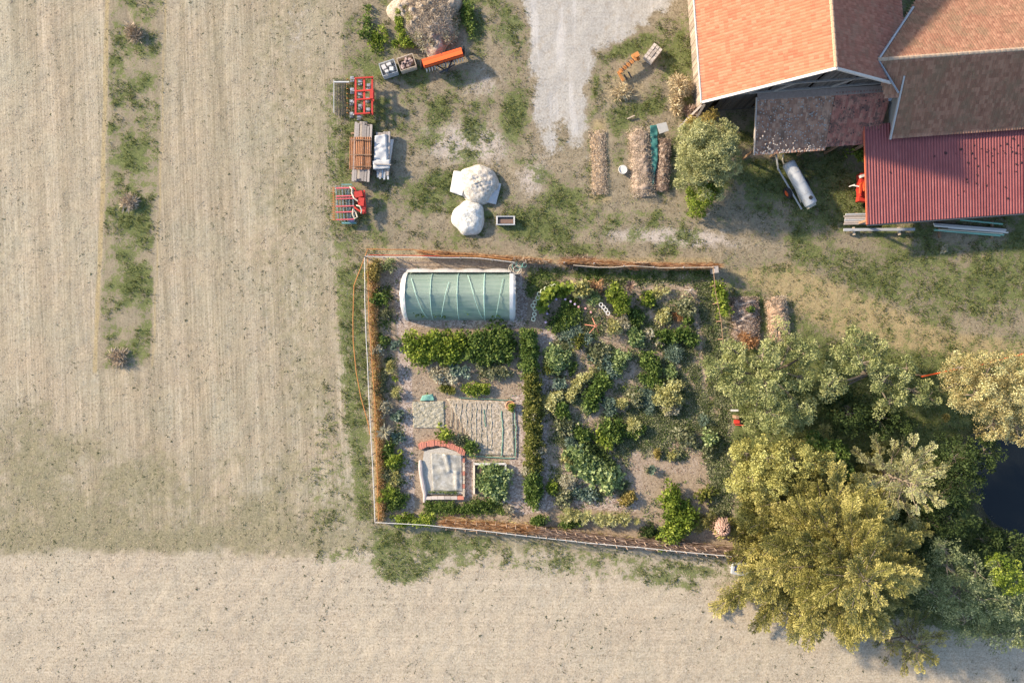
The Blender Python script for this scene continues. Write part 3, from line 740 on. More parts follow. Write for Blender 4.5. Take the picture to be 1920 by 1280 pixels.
# stones lying on the mossy part: single pieces
sm = MB(); sm.tube([(0,0,0),(0,0,.05),(0,0,.09)], [.09,.10,.05], 6); sm_me = None
for i in range(220):
    s, t = random.random(), random.random()**1.2
    if i < 45: t = random.uniform(0, .06)
    p = L0 + (L1-L0)*f*s + (T0-L0)*t + Zz*.05
    if sm_me is None: ob = sm.build('stone', solid('pale_roof_stones', (.42,.38,.35), .9, var=.3), None); sm_me = ob.data
    else: ob = place('stone', sm_me, None)
    ob.parent = lt; ob.location = p - np.array(lt.location); k = random.uniform(.3, .72); ob.scale = (k, k*random.uniform(.7, 1.2), k*.8); ob.rotation_euler = (0, 0, random.uniform(0, 6))
# ---- red metal roof
mr = empty('open_shed', W(1780, 340, 0), 0, 'open shed with dark red corrugated metal roof', 'shed')
Q0, Q1 = W(1626, 421, 2.25), W(1626, 421, 2.25) + U*16.5; up_ = Vv*7.0 + Zz*.62
def corrugated(name, mat, o, a, b, pitch, amp):
    La = np.linalg.norm(a); n = int(La/pitch)*6; nrm = np.cross(a, b); nrm /= np.linalg.norm(nrm)
    prof = np.array([0, .9, 1, .9, 0, 0])
    us = np.arange(n+1)/n; hh = amp*prof[np.arange(n+1) % 6]
    nb = 12; V = np.array([o + us[:, None]*a + (j/nb)*b + hh[:, None]*nrm for j in range(nb+1)]); id_ = np.arange(V.shape[0]*(n+1)).reshape(-1, n+1)
    Fq = np.stack([id_[:-1, :-1], id_[:-1, 1:], id_[1:, 1:], id_[1:, :-1]], -1).reshape(-1, 4)
    sheet = np.tile(np.repeat(rng.uniform(0, 1, n//36+1), 36)[:n], nb)
    return place(name, mesh_np(name, V.reshape(-1, 3), Fq, 4, [('rnd', 'FACE', sheet)]), mat)
rt = NT('red_metal_sheet'); pp = rt.pos(); fn = rt.noise(pp, 1.2, 5, .65)
cc = rt.ramp(rt.math('ADD', rt.math('MULTIPLY', fn, .8), rt.math('MULTIPLY', rt.attr('rnd'), .25)), [(.3, (.21,.056,.056)), (.8, (.32,.10,.096))])
vo = rt.n('ShaderNodeTexVoronoi'); vo.inputs['Scale'].default_value = 1.5; rt.l(pp, vo.inputs['Vector'])
rgb = rt.n('ShaderNodeSeparateColor'); rt.l(vo.outputs['Color'], rgb.inputs[0])
rs_ = rt.smooth(rt.noise(rt.mapping(pp, (5,.35,1), (0,0,-TH)), 1, 5, .65), .5, .68); cc = rt.mix(rt.math('MULTIPLY', rs_, .45), cc, (.20,.06,.065))
rs2 = rt.smooth(rt.noise(rt.mapping(pp, (3,.25,1), (0,0,-TH)), 2.3, 5, .7), .56, .7); cc = rt.mix(rt.math('MULTIPLY', rs2, .35), cc, (.45,.22,.20))
RM = rt.finish(cc, .55, None, 0, .4)
adopt(corrugated('roof_sheet', RM, Q0, Q1-Q0, up_, .205, .055), mr)
mb = MB(); mb.bar(Q0 - U*.03, Q0 - U*.03 + up_, .05, .13); adopt(mb.build('verge_trim', solid('bright_red_trim', (.62,.15,.08), .5)), mr)
mb = MB(); mb.tube([Q0 - Vv*.06 - Zz*.04, Q1 - Vv*.06 - Zz*.04], .06, 6); adopt(mb.build('gutter', M['dark_steel']), mr)
for i in range(5):
    for vq in (.4, 6.2):
        p = Q0 + U*(.4 + i*3.9) + Vv*vq; mb = MB(); mb.box((p[0], p[1], 0), (.18,.18,2.15+vq*.085), TH); adopt(mb.build('post', M['wood_brown']), mr)
# moss clumps on the metal roof: single dark cushions
sm = MB(); sm.tube([(0,0,0),(0,0,.03),(0,0,.06)], [.11,.10,.04], 7); moss_me = None
mossp = [(1752,293),(1773,287),(1792,288),(1802,280),(1809,288),(1822,287),(1828,297),(1815,305),(1833,311),(1852,281),(1858,286),(1863,279),(1870,287),(1884,287),(1888,270),(1895,276),(1908,272),(1905,287),(1912,288),(1915,305),(1906,308),(1905,322),(1862,305),(1852,311),(1832,328),(1812,336),(1814,342),(1831,344),(1849,347),(1874,324),(1885,351),(1890,372),(1807,358),(1795,365),(1850,285),(1860,292),(1880,282),(1897,284),(1918,278),(1900,260),(1840,279),(1669,323),(1826,272),(1875,272)]
for x, y in mossp:
    p = W(x, y, 2.6); tt = ((p - Q0) @ Vv)/7.0; p = W(x, y, 2.25+.62*tt+.05)
    if moss_me is None: ob = sm.build('moss_cushion', solid('dark_moss', (.05,.025,.028), .95)); moss_me = ob.data
    else: ob = place('moss_cushion', moss_me, None)
    ob.parent = mr; ob.location = p - np.array(mr.location); k = random.uniform(.35, .95); ob.scale = (k, k*random.uniform(.7, 1.3), .8); ob.rotation_euler = (0,0,random.uniform(0,6))
# ------------------------------------------------------------------ things in the yard
def part(root, mb, name, mat, label=None, smooth=False, kind=None):
    o = adopt(mb.build(name, mat, None, smooth), root)
    if label: o['label'] = label
    if kind: o['kind'] = kind
    return o
def thing(name, px, py, label, cat, group=None):
    w = W(px, py); return empty(name, (w[0], w[1], 0), 0, label, cat, group)
def shared(root, me_ob, name, loc, rz=0, sc=(1,1,1)):
    ob = place(name, me_ob.data, None); ob.parent = root; ob.location = np.array(loc) - np.array(root.location)
    ob.rotation_euler = (0, 0, rz); ob.scale = sc; return ob
def rel(root, ob, loc, rz=0): ob.parent = root; ob.location = np.array(loc) - np.array(root.location); ob.rotation_euler = (0,0,rz)

# red spring cultivator with roller
t = thing('cultivator', 676, 182, 'bright red steel cultivator with round grey tine springs and a thin cage roller', 'cultivator')
hh = .75
for x in (667, 683, 698):
    mb = MB(); mb.bar(W(x, 146, hh), W(x, 216, hh), .13); part(t, mb, 'frame_beam', M['red'])
for y, x0, x1 in ((147,665,700),(171,668,700),(187,668,700),(214,665,694)):
    mb = MB(); mb.bar(W(x0, y, hh+.1), W(x1, y-2, hh+.1), .10); part(t, mb, 'cross_bar', M['red'])
mb = MB(); mb.box(W(699, 180, hh), (.25,.7,.5)); mb.bar(W(700,172,hh+.4), W(700,190,hh+.4), .1); part(t, mb, 'headstock', M['red'])
for i, (x, y) in enumerate(((662,147),(677,153),(693,161),(662,169),(677,177),(661,191),(691,186),(677,199),(692,206),(661,214),(675,219))):
    mb = MB(); c = W(x, y, .62)
    mb.ring(c, .15, .05, 12, 5, axis='y'); mb.bar(c + [-.1,0,-.1], c + [-.2,0,-.6], .06); mb.box(c + [-.05,0,.08], (.26,.2,.08)); mb.box(c+[-.2,0,-.62], (.28,.16,.05))
    part(t, mb, 'tine', M['steel'])
mb = MB(); mb.bar(W(626,154,.5), W(655,154,.6), .09); mb.bar(W(626,150,.5), W(626,212,.45), .05)
part(t, mb, 'roller_arm', M['galv'])
mb = MB()
for x in (633, 643):
    mb.tube([W(x, 150, .25), W(x, 216, .25)], .02, 5)
    for k in range(6):
        a = k*math.pi/3; o_ = np.array([.17*math.cos(a), 0, .17*math.sin(a)]); mb.bar(W(x,150,.25)+o_, W(x,216,.25)+o_, .02)
    for y in range(150, 217, 11): mb.ring(W(x, y, .25), .17, .012, 10, 4, axis='y')
part(t, mb, 'cage_roller', M['dark_steel'])
mb = MB()
for y in range(148, 220, 9): mb.tube([W(652, y, .55), W(650, y+1, .3), W(655, y+2, .02)], .022, 5)
part(t, mb, 'levelling_tines', M['orangewood'])

# orange seed drill, turned about 16 degrees
t = thing('seed_drill', 830, 112, 'orange seed hopper on a dark drawbar frame beside the compost mound', 'seed drill')
ang = R(17)
def sd(a, b, h): return W(830, 109, h) + rotz((a, b, 0), ang)
mb = MB()
prof = [(-.30, .55), (-.34, 1.05), (-.22, 1.22), (.22, 1.22), (.36, 1.0), (.26, .55)]
for s0, s1 in ((-1.52, -.02), (.02, 1.52)):
    vs = [sd(s0, b, h) for b, h in prof] + [sd(s1, b, h) for b, h in prof]; n = len(prof)
    mb.add(vs, [tuple(range(n))[::-1], tuple(range(n, 2*n))] + [(i, (i+1) % n, (i+1) % n+n, i+n) for i in range(n)])
part(t, mb, 'hopper', M['orange'])
mb = MB(); mb.bar(sd(-1.5, .02, 1.25), sd(1.5, .02, 1.25), .30, .035); mb.bar(sd(-1.45,-.12,1.28), sd(1.45,-.12,1.28), .03,.04); part(t, mb, 'lid', solid('orange_lid', (.86,.16,.04), .5, var=.1))
for i in range(14):
    mb = MB(); p = sd(-1.4 + i*.215, -.42, .42); mb.tube([p, p + [.03,-.05,-.2], p + [.0,-.12,-.38]], [.06,.05,.03], 6); mb.box(p + [0,0,.02], (.09,.09,.05)); part(t, mb, 'seed_outlet', M['white'])
mb = MB(); mb.bar(sd(-1.45,-.35,.45), sd(1.45,-.35,.45), .08); mb.bar(sd(-.55,-.4,.5), sd(0,-1.05,.6), .09); mb.bar(sd(.6,-.4,.5), sd(0,-1.05,.6), .09)
mb.bar(sd(-.55,-1.0,.55), sd(.75,-.72,.55), .08); mb.bar(sd(.05,-.3,1.0), sd(.0,-1.1,.55), .07)
part(t, mb, 'drawbar', M['dark_steel'])
for s in (-1, 1):
    mb = MB(); p = sd(s*1.62, 0, .38); mb.ring(p, .30, .09, 16, 6, axis='x'); part(t, mb, 'wheel', M['rubber'])

# two crates
def crate(px, py, ang, w, d, h, label, mat, items, imat, iname):
    t = thing('crate', px, py, label, 'crate'); a = R(ang); o_ = W(px, py)
    mb = MB(); mb.box(o_ + [0,0,.0], (w, d, .12), a); part(t, mb, 'base', mat)
    for q in range(5):
        for s in (-1, 1):
            if q == 0: continue
            mb = MB(); p = o_ + rotz((0, s*d/2, 0), a) + [0,0,.12+(q-1)*h/4.4]; mb.box(p, (w, .04, h/5.5), a); part(t, mb, 'slat', mat)
            mb = MB(); p = o_ + rotz((s*w/2, 0, 0), a) + [0,0,.12+(q-1)*h/4.4]; mb.box(p, (.04, d-.05, h/5.5), a); part(t, mb, 'slat', mat)
    for (x, y, sx, sy, sz, rr) in items:
        mb = MB(); p = o_ + rotz((x, y, 0), a) + [0,0,h*.55]; mb.box(p, (sx, sy, sz), a + rr, .8); part(t, mb, iname, imat)
    return t
it = [(-.28,.1,.34,.4,.5,.2), (.12,.22,.4,.26,.42,.1), (.2,-.18,.36,.34,.46,-.3), (-.18,-.26,.32,.22,.5,0)]
crate(731, 134, 18, 1.15, .95, .75, 'grey-white crate of pale blocks, left of the two crates by the red cultivator', M['galv'], it, M['white'], 'block')
crate(765, 124, 18, 1.2, .95, .75, 'pinkish crate of rubble with light rim, between block crate and seed drill', M['wood_pale'],
      [(random.uniform(-.45,.45), random.uniform(-.34,.34), random.uniform(.12,.28), random.uniform(.1,.22), random.uniform(.15,.4), random.uniform(0,3)) for _ in range(26)], solid('rubble', (.40,.29,.25), .9, var=.45), 'rubble_piece')

# timber stack below a rusty sheet
t = thing('timber_stack', 677, 285, 'long stack of grey planks wrapped across the middle by rusty corrugated sheets', 'timber stack')
for lay in range(4):
    for k in range(7):
        x = 664 + k*4.6 + random.uniform(-.8, .8); y0 = random.uniform(228, 236) + (3 if k > 4 else 0); y1 = random.uniform(333, 342)
        hgt = .2 + lay*.17; sh = (y0-285)*-.05
        mb = MB(); mb.bar(W(x+4, y0, hgt), W(x-2, y1, hgt), .165, .13); part(t, mb, 'plank', M['wood_grey'] if random.random() < .8 else M['wood_pale'])
for y in (250, 290, 325):
    mb = MB(); mb.bar(W(658, y, .06), W(697, y, .06), .12); part(t, mb, 'bearer', M['wood_brown'])
for k, (x0, x1, hz) in enumerate(((656, 668, .80), (668, 682, .90), (681, 696, .84))):
    mb = MB(); n = 12
    V = []
    for i in range(n+1):
        x = x0 + (x1-x0)*i/n; zz = hz + .03*math.sin(i*math.pi/1.5) - (.10 if k == 0 else 0)*(1-i/n)
        V += [W(x, 257, zz), W(x-1, 316 + (3 if i % 2 else 0), zz)]
    mb.add(V, [(2*i, 2*i+2, 2*i+3, 2*i+1) for i in range(n)]); part(t, mb, 'rusty_sheet', M['rust'])
for y in (262, 290, 312):
    mb = MB(); mb.bar(W(656, y, .97), W(697, y, .95), .05); part(t, mb, 'batten', M['wood_brown'])

def cloth(name, mat, pts, nx_, ny_, zfun, root=None, thick=.02):
    """a draped sheet over the quad pts with height zfun(u, v, x, y), closed underneath"""
    p = [np.array(W(*q)) for q in pts]; V = []
    for j in range(ny_+1):
        for i in range(nx_+1):
            u, v = i/nx_, j/ny_; q = (p[0]*(1-u)+p[1]*u)*(1-v) + (p[3]*(1-u)+p[2]*u)*v
            V.append((q[0], q[1], zfun(u, v, q[0], q[1])))
    F_ = [(j*(nx_+1)+i, j*(nx_+1)+i+1, (j+1)*(nx_+1)+i+1, (j+1)*(nx_+1)+i) for j in range(ny_) for i in range(nx_)]
    mb = MB(); mb.add(V, F_); mb.r = [.5]*len(F_)
    me = bpy.data.meshes.new(name); me.from_pydata(V, [], F_); me.polygons.foreach_set('use_smooth', [True]*len(F_)); me.update()
    o = place(name, me, mat)
    s = o.modifiers.new('thick', 'SOLIDIFY'); s.thickness = thick; s.offset = -1
    if root is not None: adopt(o, root)
    return o
def wav(x, y, k=1.): return math.sin(x*5.1*k+1.3*math.sin(y*3.7*k))*math.cos(y*6.3*k+x*2.1)

t = thing('covered_stack', 719, 293, 'stack of grey boards under a crumpled white tarpaulin held by a bar', 'stack')
for k in range(6):
    mb = MB(); x = 707 + k*4.4; mb.bar(W(x+1, random.uniform(247, 250), .42), W(x-2 , random.uniform(318, 341) if k < 5 else 330, .42), .16, .3); part(t, mb, 'board', M['wood_grey'])
for k in range(5):
    mb = MB(); x = 708 + k*4.6; mb.bar(W(x, 318, .5), W(x+random.uniform(-2,2), random.uniform(330,342), .45), .14, .08); part(t, mb, 'plank', M['galv'])
cloth('tarpaulin', M['whitefilm'], [(704,260),(728,256),(732,318),(702,318)], 18, 30,
      lambda u, v, x, y: .66 + .05*wav(x, y, 1.6) - .5*max(0, abs(u-.5)-.42)/.08*.6, t)
cloth('tarpaulin', M['whitefilm'], [(726,265),(739,262),(733,300),(727,318)], 8, 16, lambda u, v, x, y: .55 - .45*u + .05*wav(x, y, 2), t)
cloth('tarpaulin', M['whitefilm'], [(702,306),(735,304),(734,320),(703,322)], 10, 6, lambda u, v, x, y: .72 + .03*wav(x, y, 2), t)
mb = MB(); mb.bar(W(702,308,.82), W(733,309,.8), .08); part(t, mb, 'bar', M['wood_grey'])

# spring tine harrow folded
t = thing('spring_tine_harrow', 653, 383, 'red and blue spring tine harrow with dense grey tines and yellow-orange edge', 'harrow')
for y in (352, 367, 372, 386, 397, 411):
    mb = MB(); mb.bar(W(630, y+1, .55), W(664, y, .55), .085); part(t, mb, 'frame_bar', M['pink_red'])
for x in (630, 640, 650, 660):
    mb = MB(); mb.bar(W(x+1, 349, .46), W(x+5, 414, .46), .05); part(t, mb, 'tine_rail', M['tine_blue'])
mb = MB()
for i in range(27):
    y = 349 + i*2.5
    for x in (628, 634, 640, 646, 652, 658):
        x_ = x + (y-349)*.07; mb.tube([W(x_, y, .50), W(x_+2, y+.8, .58), W(x_+3.5, y, .3), W(x_+2.4, y, .03)], .016, 4)
tag(part(t, mb, 'tines', M['tine_blue']), kind='stuff')
mb = MB()
for i in range(14): mb.bar(W(622, 352+i*4.6, .4), W(628.5, 352.5+i*4.6, .38), .05)
mb.bar(W(625.5, 352, .46), W(626.5, 414, .46), .04); part(t, mb, 'edge_guard', M['orangewood'])
mb = MB(); mb.bar(W(640,346,.4), W(660,346,.4), .06); mb.bar(W(641,418,.4), W(668,418,.4), .12); part(t, mb, 'cross_tube', solid('teal_tube', (.16,.34,.34), .5))
for pts in ([(664,352),(670,362),(682,366)], [(666,370),(672,378),(683,384)], [(664,388),(672,394),(682,400)]):
    mb = MB(); mb.tube([W(x, y, .7) for x, y in pts], .07, 6); part(t, mb, 'linkage', M['red'])
mb = MB(); mb.box(W(674,366,.45), (.6,.45,.4), .2); mb.box(W(679,380,.45), (.42,.6,.38), -.1); mb.box(W(683,392,.4), (.3,.7,.3)); mb.bar(W(683,357,.6), W(685,400,.6), .12)
part(t, mb, 'headstock', M['red'])
mb = MB(); mb.tube([W(656,350,.8), W(660,355,.9), W(659,362,.85), W(664,372,.9), W(671,377,.85)], .05, 6)
mb.tube([W(662,392,.85), W(661,402,.9), W(665,410,.85), W(670,407,.9), W(667,398,.8), W(663,394,.85)], .055, 6)
mb.tube([W(668,385,.85), W(675,387,.92), W(678,394,.85), W(677,400,.7)], .05, 6); part(t, mb, 'hose', M['cream'])
mb = MB(); mb.box(W(659,413,.45), (.4,.3,.12)); part(t, mb, 'bracket', M['blue'])

# two hay heaps under pale sheets
def heap(root, name, mat, px, py, rx, ry, h, seed, n=44, rough=.12, lobes=.05):
    r = np.random.default_rng(seed); V = []; c = W(px, py); rings = 22
    ph = r.uniform(0, 6, 8)
    for j in range(rings+1):
        f_ = j/rings
        for i in range(n):
            a = 2*math.pi*i/n; ee = 1 + lobes*math.sin(3*a+ph[0]) + lobes*.6*math.sin(7*a+ph[5]) + .035*math.sin(5*a+ph[1])
            x = math.cos(a)*rx/25*f_*ee; y = math.sin(a)*ry/25*f_*ee
            zz = h*math.sqrt(max(0, 1-f_**2.3)) + rough*(.12*math.sin(9*a+ph[2]+3*f_)*f_ + .3*wav(x*1.1+ph[3], y*1.1+ph[4]) + .16*wav(x*2.7+ph[4], y*2.9+ph[2]) + r.normal(0, .05) )*(1-f_**4)
            V.append((c[0]+x, c[1]+y, max(zz, -.05)))
    F_ = [(j*n+i, (j+1)*n+i, (j+1)*n+(i+1) % n, j*n+(i+1) % n) for j in range(rings) for i in range(n)]
    me = bpy.data.meshes.new(name); me.from_pydata(V, [], F_); me.polygons.foreach_set('use_smooth', [True]*len(F_)); me.update()
    o = place(name, me, mat); adopt(o, root) if root else None; return o
ht = NT('netted_hay'); hp = ht.pos(); hn = ht.noise(hp, 5, 6, .7)
hm = ht.finish(ht.ramp(hn, [(.32, (.34,.30,.24)), (.5, (.56,.51,.44)), (.66, (.72,.68,.62))]), .9, ht.bump(ht.noise(hp, 11, 4, .7), .8, .06))
t = thing('covered_heap', 893, 345, 'larger pale heap of straw with white sheets spread left and right', 'heap')
heap(t, 'straw', hm, 897, 346, 37, 38, .85, 3, rough=.2)
cloth('sheet', M['whitefilm'], [(851,321),(872,325),(868,370),(844,360)], 14, 16, lambda u, v, x, y: .12 + .35*u + .06*wav(x, y, 2), t)
cloth('sheet', M['whitefilm'], [(912,340),(940,345),(930,384),(898,378)], 14, 16, lambda u, v, x, y: .12 + .28*(1-u) + .06*wav(x, y, 2), t)
t = thing('covered_heap', 878, 410, 'smaller round heap of white straw, lower of the two pale heaps', 'heap')
heap(t, 'straw', ht.m if False else hm.copy(), 879, 409, 31, 33, .8, 5, rough=.12)
for e_ in t.children[0].data.materials[0].node_tree.nodes:
    if e_.type == 'VALTORGB':
        e_.color_ramp.elements[0].color = (.48,.46,.40,1); e_.color_ramp.elements[1].color = (.68,.66,.60,1); e_.color_ramp.elements[2].color = (.8,.79,.76,1)

# box trough
t = thing('metal_trough', 948, 415, 'small dark rectangular trough with pale rim on the green grass', 'trough')
o_ = W(948, 415)
mb = MB(); mb.box(o_, (1.25,.6,.3)); part(t, mb, 'body', M['dark_steel'])
for s in (-1, 1):
    mb = MB(); mb.box(o_ + [0, s*.30, .28], (1.42,.07,.14)); part(t, mb, 'rim', M['galv'])
    mb = MB(); mb.box(o_ + [s*.64, 0, .28], (.10,.58,.16)); part(t, mb, 'end_plate', M['white'])
mb = MB(); mb.box(o_ + [0, -.05, .30], (1.1,.3,.03)); part(t, mb, 'contents', solid('brown_feed', (.2,.13,.1), .9))

# compost mound at the top
mo = NT('compost_mound'); mp = mo.pos(); mn = mo.noise(mp, 3.2, 6, .72)
mm = mo.finish(mo.ramp(mn, [(.32, (.30,.24,.17)), (.5, (.52,.43,.33)), (.66, (.68,.58,.47))]), .95, mo.bump(mo.noise(mp, 7, 5, .7), 1., .12))
o = heap(None, 'compost_mound', mm, 803, 30, 62, 66, 1.0, 9, 60, .8, .2); tag(o, 'large pale mound of dry straw and compost at the top edge', 'mound')
for q in range(1):
    c = W(805, 35); n = 9000; a = rng.uniform(0, 6.28, n); f_ = np.sqrt(rng.uniform(0, 1, n))
    P = np.column_stack([c[0] + np.cos(a)*f_*2.3, c[1] + np.sin(a)*f_*2.5, 1.15*np.sqrt(np.clip(1-f_**2.3, 0, 1)) + .02])
    d = unit(n); d[:, 2] = np.abs(d[:, 2])*.4
    me = leaves(P, d, unit(n) + [0,0,1], rng.uniform(.08,.22, n), .022, rng.uniform(0, 1, n), name='loose_straw')
    oo = place('loose_straw', me, L['straw']); tag(oo, kind='stuff'); oo.parent = o
plant('bush', 'yellow-green weedy bush on the left side of the compost mound', 'bush', [(752,25),(757,70)], 14, .9, 'bright')
plant('bush', 'yellow-green bush at the lower foot of the compost mound', 'bush', [(745,78),(800,82)], 13, .7, 'bright')
plant('dry_weeds', 'dry beige weeds growing over the lower part of the compost mound', 'weeds', [(780,70),(800,85),(835,80),(850,60)], 14, .9, 'pale', 'feather', .9)
plant('dry_weeds', 'pale yellow stalks standing on the left of the compost mound', 'weeds', [(765,20),(775,50)], 12, 1.1, 'paleyellow', 'feather', .9)
plant('bush', 'low dark green growth right of the compost mound', 'bush', [(878,10),(882,70)], 10, .5, 'green')
plant('weed_clump', 'leafy yellow-green weeds between mound and the two crates', 'weeds', [(720,55),(700,95)], 13, .35, 'bright', dens=.6)
plant('weed_clump', 'low green weeds along the top left edge of the yard', 'weeds', [(690,20),(685,70)], 12, .3, 'green', dens=.5)

# orange harrow frame, stone block
t = thing('steel_tool_carrier', 1178, 128, 'orange rusty tool carrier lying in the grass beside the gravel drive', 'farm tool')
mb = MB(); mb.bar(W(1161,136,.5), W(1192,110,.6), .22, .2); part(t, mb, 'beam', M['orangewood'])
for i in range(9):
    x, y = 1164+i*3.3, 131-i*2.7; mb = MB(); mb.bar(W(x-3, y-3, .72), W(x+4, y+5, .66), .05); part(t, mb, 'tooth', M['wood_dark'] if i % 2 else M['orangewood'])
mb = MB(); mb.bar(W(1159,134,.4), W(1169,152,.3), .18); mb.bar(W(1190,108,.5), W(1199,112,.4), .2); mb.box(W(1191,106,.4), (.5,.35,.3), .5); part(t, mb, 'end_arm', M['orangewood'])
mb = MB(); mb.bar(W(1170,140,.3), W(1176,150,.1), .09); mb.bar(W(1178,135,.3), W(1184,146,.1), .09); part(t, mb, 'leg', M['dark_steel'])
t = thing('stone_block', 1222, 106, 'pale weathered pallet of rubble stone leaning near the barn wall', 'stone block')
a = R(52)
for i in range(5):
    for j in range(3):
        mb = MB(); p = W(1222, 105) + rotz(((i-2)*.25, (j-1)*.27, 0), a); mb.box(p + [0,0,random.uniform(0,.03)], (.235,.25,.6+random.uniform(-.06,.06)), a + random.uniform(-.05,.05), .93); part(t, mb, 'stone', M['stone'])

# corn sheaf and brush heaps
plant('straw_sheaf', 'bundle of golden maize stalks heaped beside the barn corner', 'stalks', [(1270,160),(1276,172)], 16, 1.0, 'goldstraw', 'bush', 1.4, (.4,.06))
plant('straw_sheaf', 'narrow trail of golden stalks below the maize bundle', 'stalks', [(1266,182),(1268,212)], 9, .6, 'goldstraw', 'bush', 1.6, (.3,.06))
plant('brush_heap', 'pale fan of dry stalks below the orange tool carrier', 'brush', [(1168,172),(1158,180)], 15, .3, 'goldstraw', 'feather', .6, (.4,.04))
plant('brush_heap', 'reddish twigs and canes heaped at the foot of the barn corner', 'brush', [(1288,212),(1300,216)], 9, .5, 'brush', 'feather', 1.2, (.4,.05))

def windrow(label, pts, r, h, pal, mat_col, seed=0, name='compost_row', cat='compost row', n=4500):
    c = W(*pts[0]); o_ = empty(name, (c[0], c[1], 0), 0, label, cat)
    P2 = [W(*q) for q in pts]; mb = MB(); m = 28; cs = 10; rr = np.random.default_rng(seed); V = []
    for j in range(m+1):
        q = lerp(P2[0], P2[-1], j/m); d = P2[-1]-P2[0]; d /= np.linalg.norm(d); s = np.array([-d[1], d[0], 0])
        tip = min(1, min(j, m-j)/2.5)
        for i in range(cs+1):
            a = math.pi*i/cs; w_ = r/25*(1 + rr.normal(0, .13))*max(.3, tip)
            V.append(q + s*math.cos(a)*w_ + Zz*(math.sin(a)**.8*h*.7*(tip*.9+.1)*(1 + rr.normal(0, .16)) - .03))
    F_ = [(j*(cs+1)+i, j*(cs+1)+i+1, (j+1)*(cs+1)+i+1, (j+1)*(cs+1)+i) for j in range(m) for i in range(cs)]
    mb.add(V, F_); mb.r = list(rr.random(len(F_))); part(o_, mb, 'heap', mat_col, smooth=True)
    t_ = rng.uniform(0, 1, n); a = rng.uniform(.0, math.pi, n); d = P2[-1]-P2[0]; d = d/np.linalg.norm(d); s = np.array([-d[1], d[0], 0])
    Pp = P2[0] + (P2[-1]-P2[0])*t_[:, None] + s*(np.cos(a)*r/25*rng.uniform(.8, 1.3, n))[:, None] + np.array([0,0,1])*((np.sin(a)**.8)*h*.68)[:, None]
    D = unit(n); D[:, 2] *= .4
    me = leaves(Pp, D, unit(n)*.7 + [0,0,1], rng.uniform(.05,.15, n), .03, rng.uniform(0, 1, n), name='loose_straw')
    oo = place('loose_straw', me, L[pal]); adopt(oo, o_); tag(oo, kind='stuff'); return o_
ch_ = solid('compost', (.34,.26,.20), .95, var=.4, scale=6, bump=1.)
windrow('long brown-grey compost row left of the teal tarpaulin', [(1197,240),(1207,370)], 19, .75, 'straw', ch_, 1, n=6000)
windrow('narrow compost row between teal tarpaulin and round pear tree', [(1245,262),(1240,360)], 11, .6, 'brush', ch_, 2)
windrow('low orange-tinted row of dry grass along the gravel drive', [(1120,245),(1125,365)], 13, .25, 'straw', solid('dry_grass_row', (.42,.30,.19), .95, var=.4, scale=6, bump=1.), 3)
windrow('grey twiggy compost bed right of the garden fence, its foot under the apple tree', [(1394,556),(1398,640)], 22, .7, 'brush', solid('grey_twigs', (.33,.27,.23), .95, var=.4, scale=5, bump=1.), 4, n=6000)
windrow('narrower orange-brown compost bed, right of the twiggy one', [(1452,556),(1462,645)], 17, .75, 'straw', solid('brown_compost', (.46,.31,.21), .95, var=.35, scale=5, bump=1.), 5, n=6000)
plant('weed_clump', 'small green weed growing on the grey twiggy compost bed', 'weeds', [(1400,577)], 7, 1.0, 'green')
plant('brush_heap', 'pinkish broken branches at the lower end of the twiggy bed', 'brush', [(1392,634),(1408,640)], 12, .9, 'orange', 'feather', .8, (.35,.05))
o = cloth('teal_tarpaulin', M['teal'], [(1217,238),(1232,236),(1232,300),(1222,360)], 8, 24, lambda u, v, x, y: .28 + .08*wav(x, y, 1.5)); tag(o, 'narrow crumpled teal tarpaulin lying between two compost rows', 'tarpaulin')
mb = MB(); mb.poly([W(1231,233,.95), W(1249,229,.95), W(1254,245,.95), W(1237,251,.95)], .06)
tag(mb.build('grey_slab', M['concrete']), 'square grey board lying at the head of the compost rows', 'board')
t = thing('bucket', 1168, 318, 'round white bucket standing left of the compost rows', 'bucket')
mb = MB(); mb.tube([W(1168,318,0), W(1168,318,.36)], [.24,.31], 16); part(t, mb, 'body', M['white']); mb = MB(); mb.ring(W(1168,318,.37), .31, .03, 18, 5); part(t, mb, 'rim', M['white'])
for lab, x0, y0, x1, y1 in (('short pale branch lying above the long compost row', 1176,223,1190,217), ('pale plank end lying at the foot of the pear tree', 1314,407,1331,400)):
    mb = MB(); mb.bar(W(x0, y0, .12), W(x1, y1, .16), .09); tag(mb.build('wood_piece', M['wood_pale']), lab, 'wood')

# slurry tanker
t = thing('tank_trailer', 1498, 343, 'long pale grey cylindrical tank trailer parked below the mossy lean-to', 'tank trailer')
A_, B_ = W(1478, 306, 1.25), W(1521, 383, 1.25); d = (B_-A_)/np.linalg.norm(B_-A_); s = np.array([-d[1], d[0], 0])
mb = MB(); mb.tube([A_-d*.08, A_, A_+d*.05, B_-d*.05, B_, B_+d*.08], [.32,.42,.46,.46,.42,.30], 22)
part(t, mb, 'tank', M['galv'], smooth=True)
for q in (.25, .5, .75):
    mb = MB(); p = lerp(A_, B_, q); pts = [p + s*math.cos(a)*.465 + Zz*math.sin(a)*.465 for a in np.linspace(0, 2*math.pi, 23)]; mb.tube(pts, .018, 4, False); part(t, mb, 'band', M['steel'])
p = lerp(A_, B_, .87) + Zz*.46; mb = MB(); mb.tube([p - Zz*.03, p + Zz*.06], .14, 14); part(t, mb, 'filler_cap', M['rubber'])
mb = MB(); mb.box(B_ + d*.14 + [0,0,-.3], (.6,.12,.35), math.atan2(s[1], s[0])); part(t, mb, 'outlet', M['cream'])
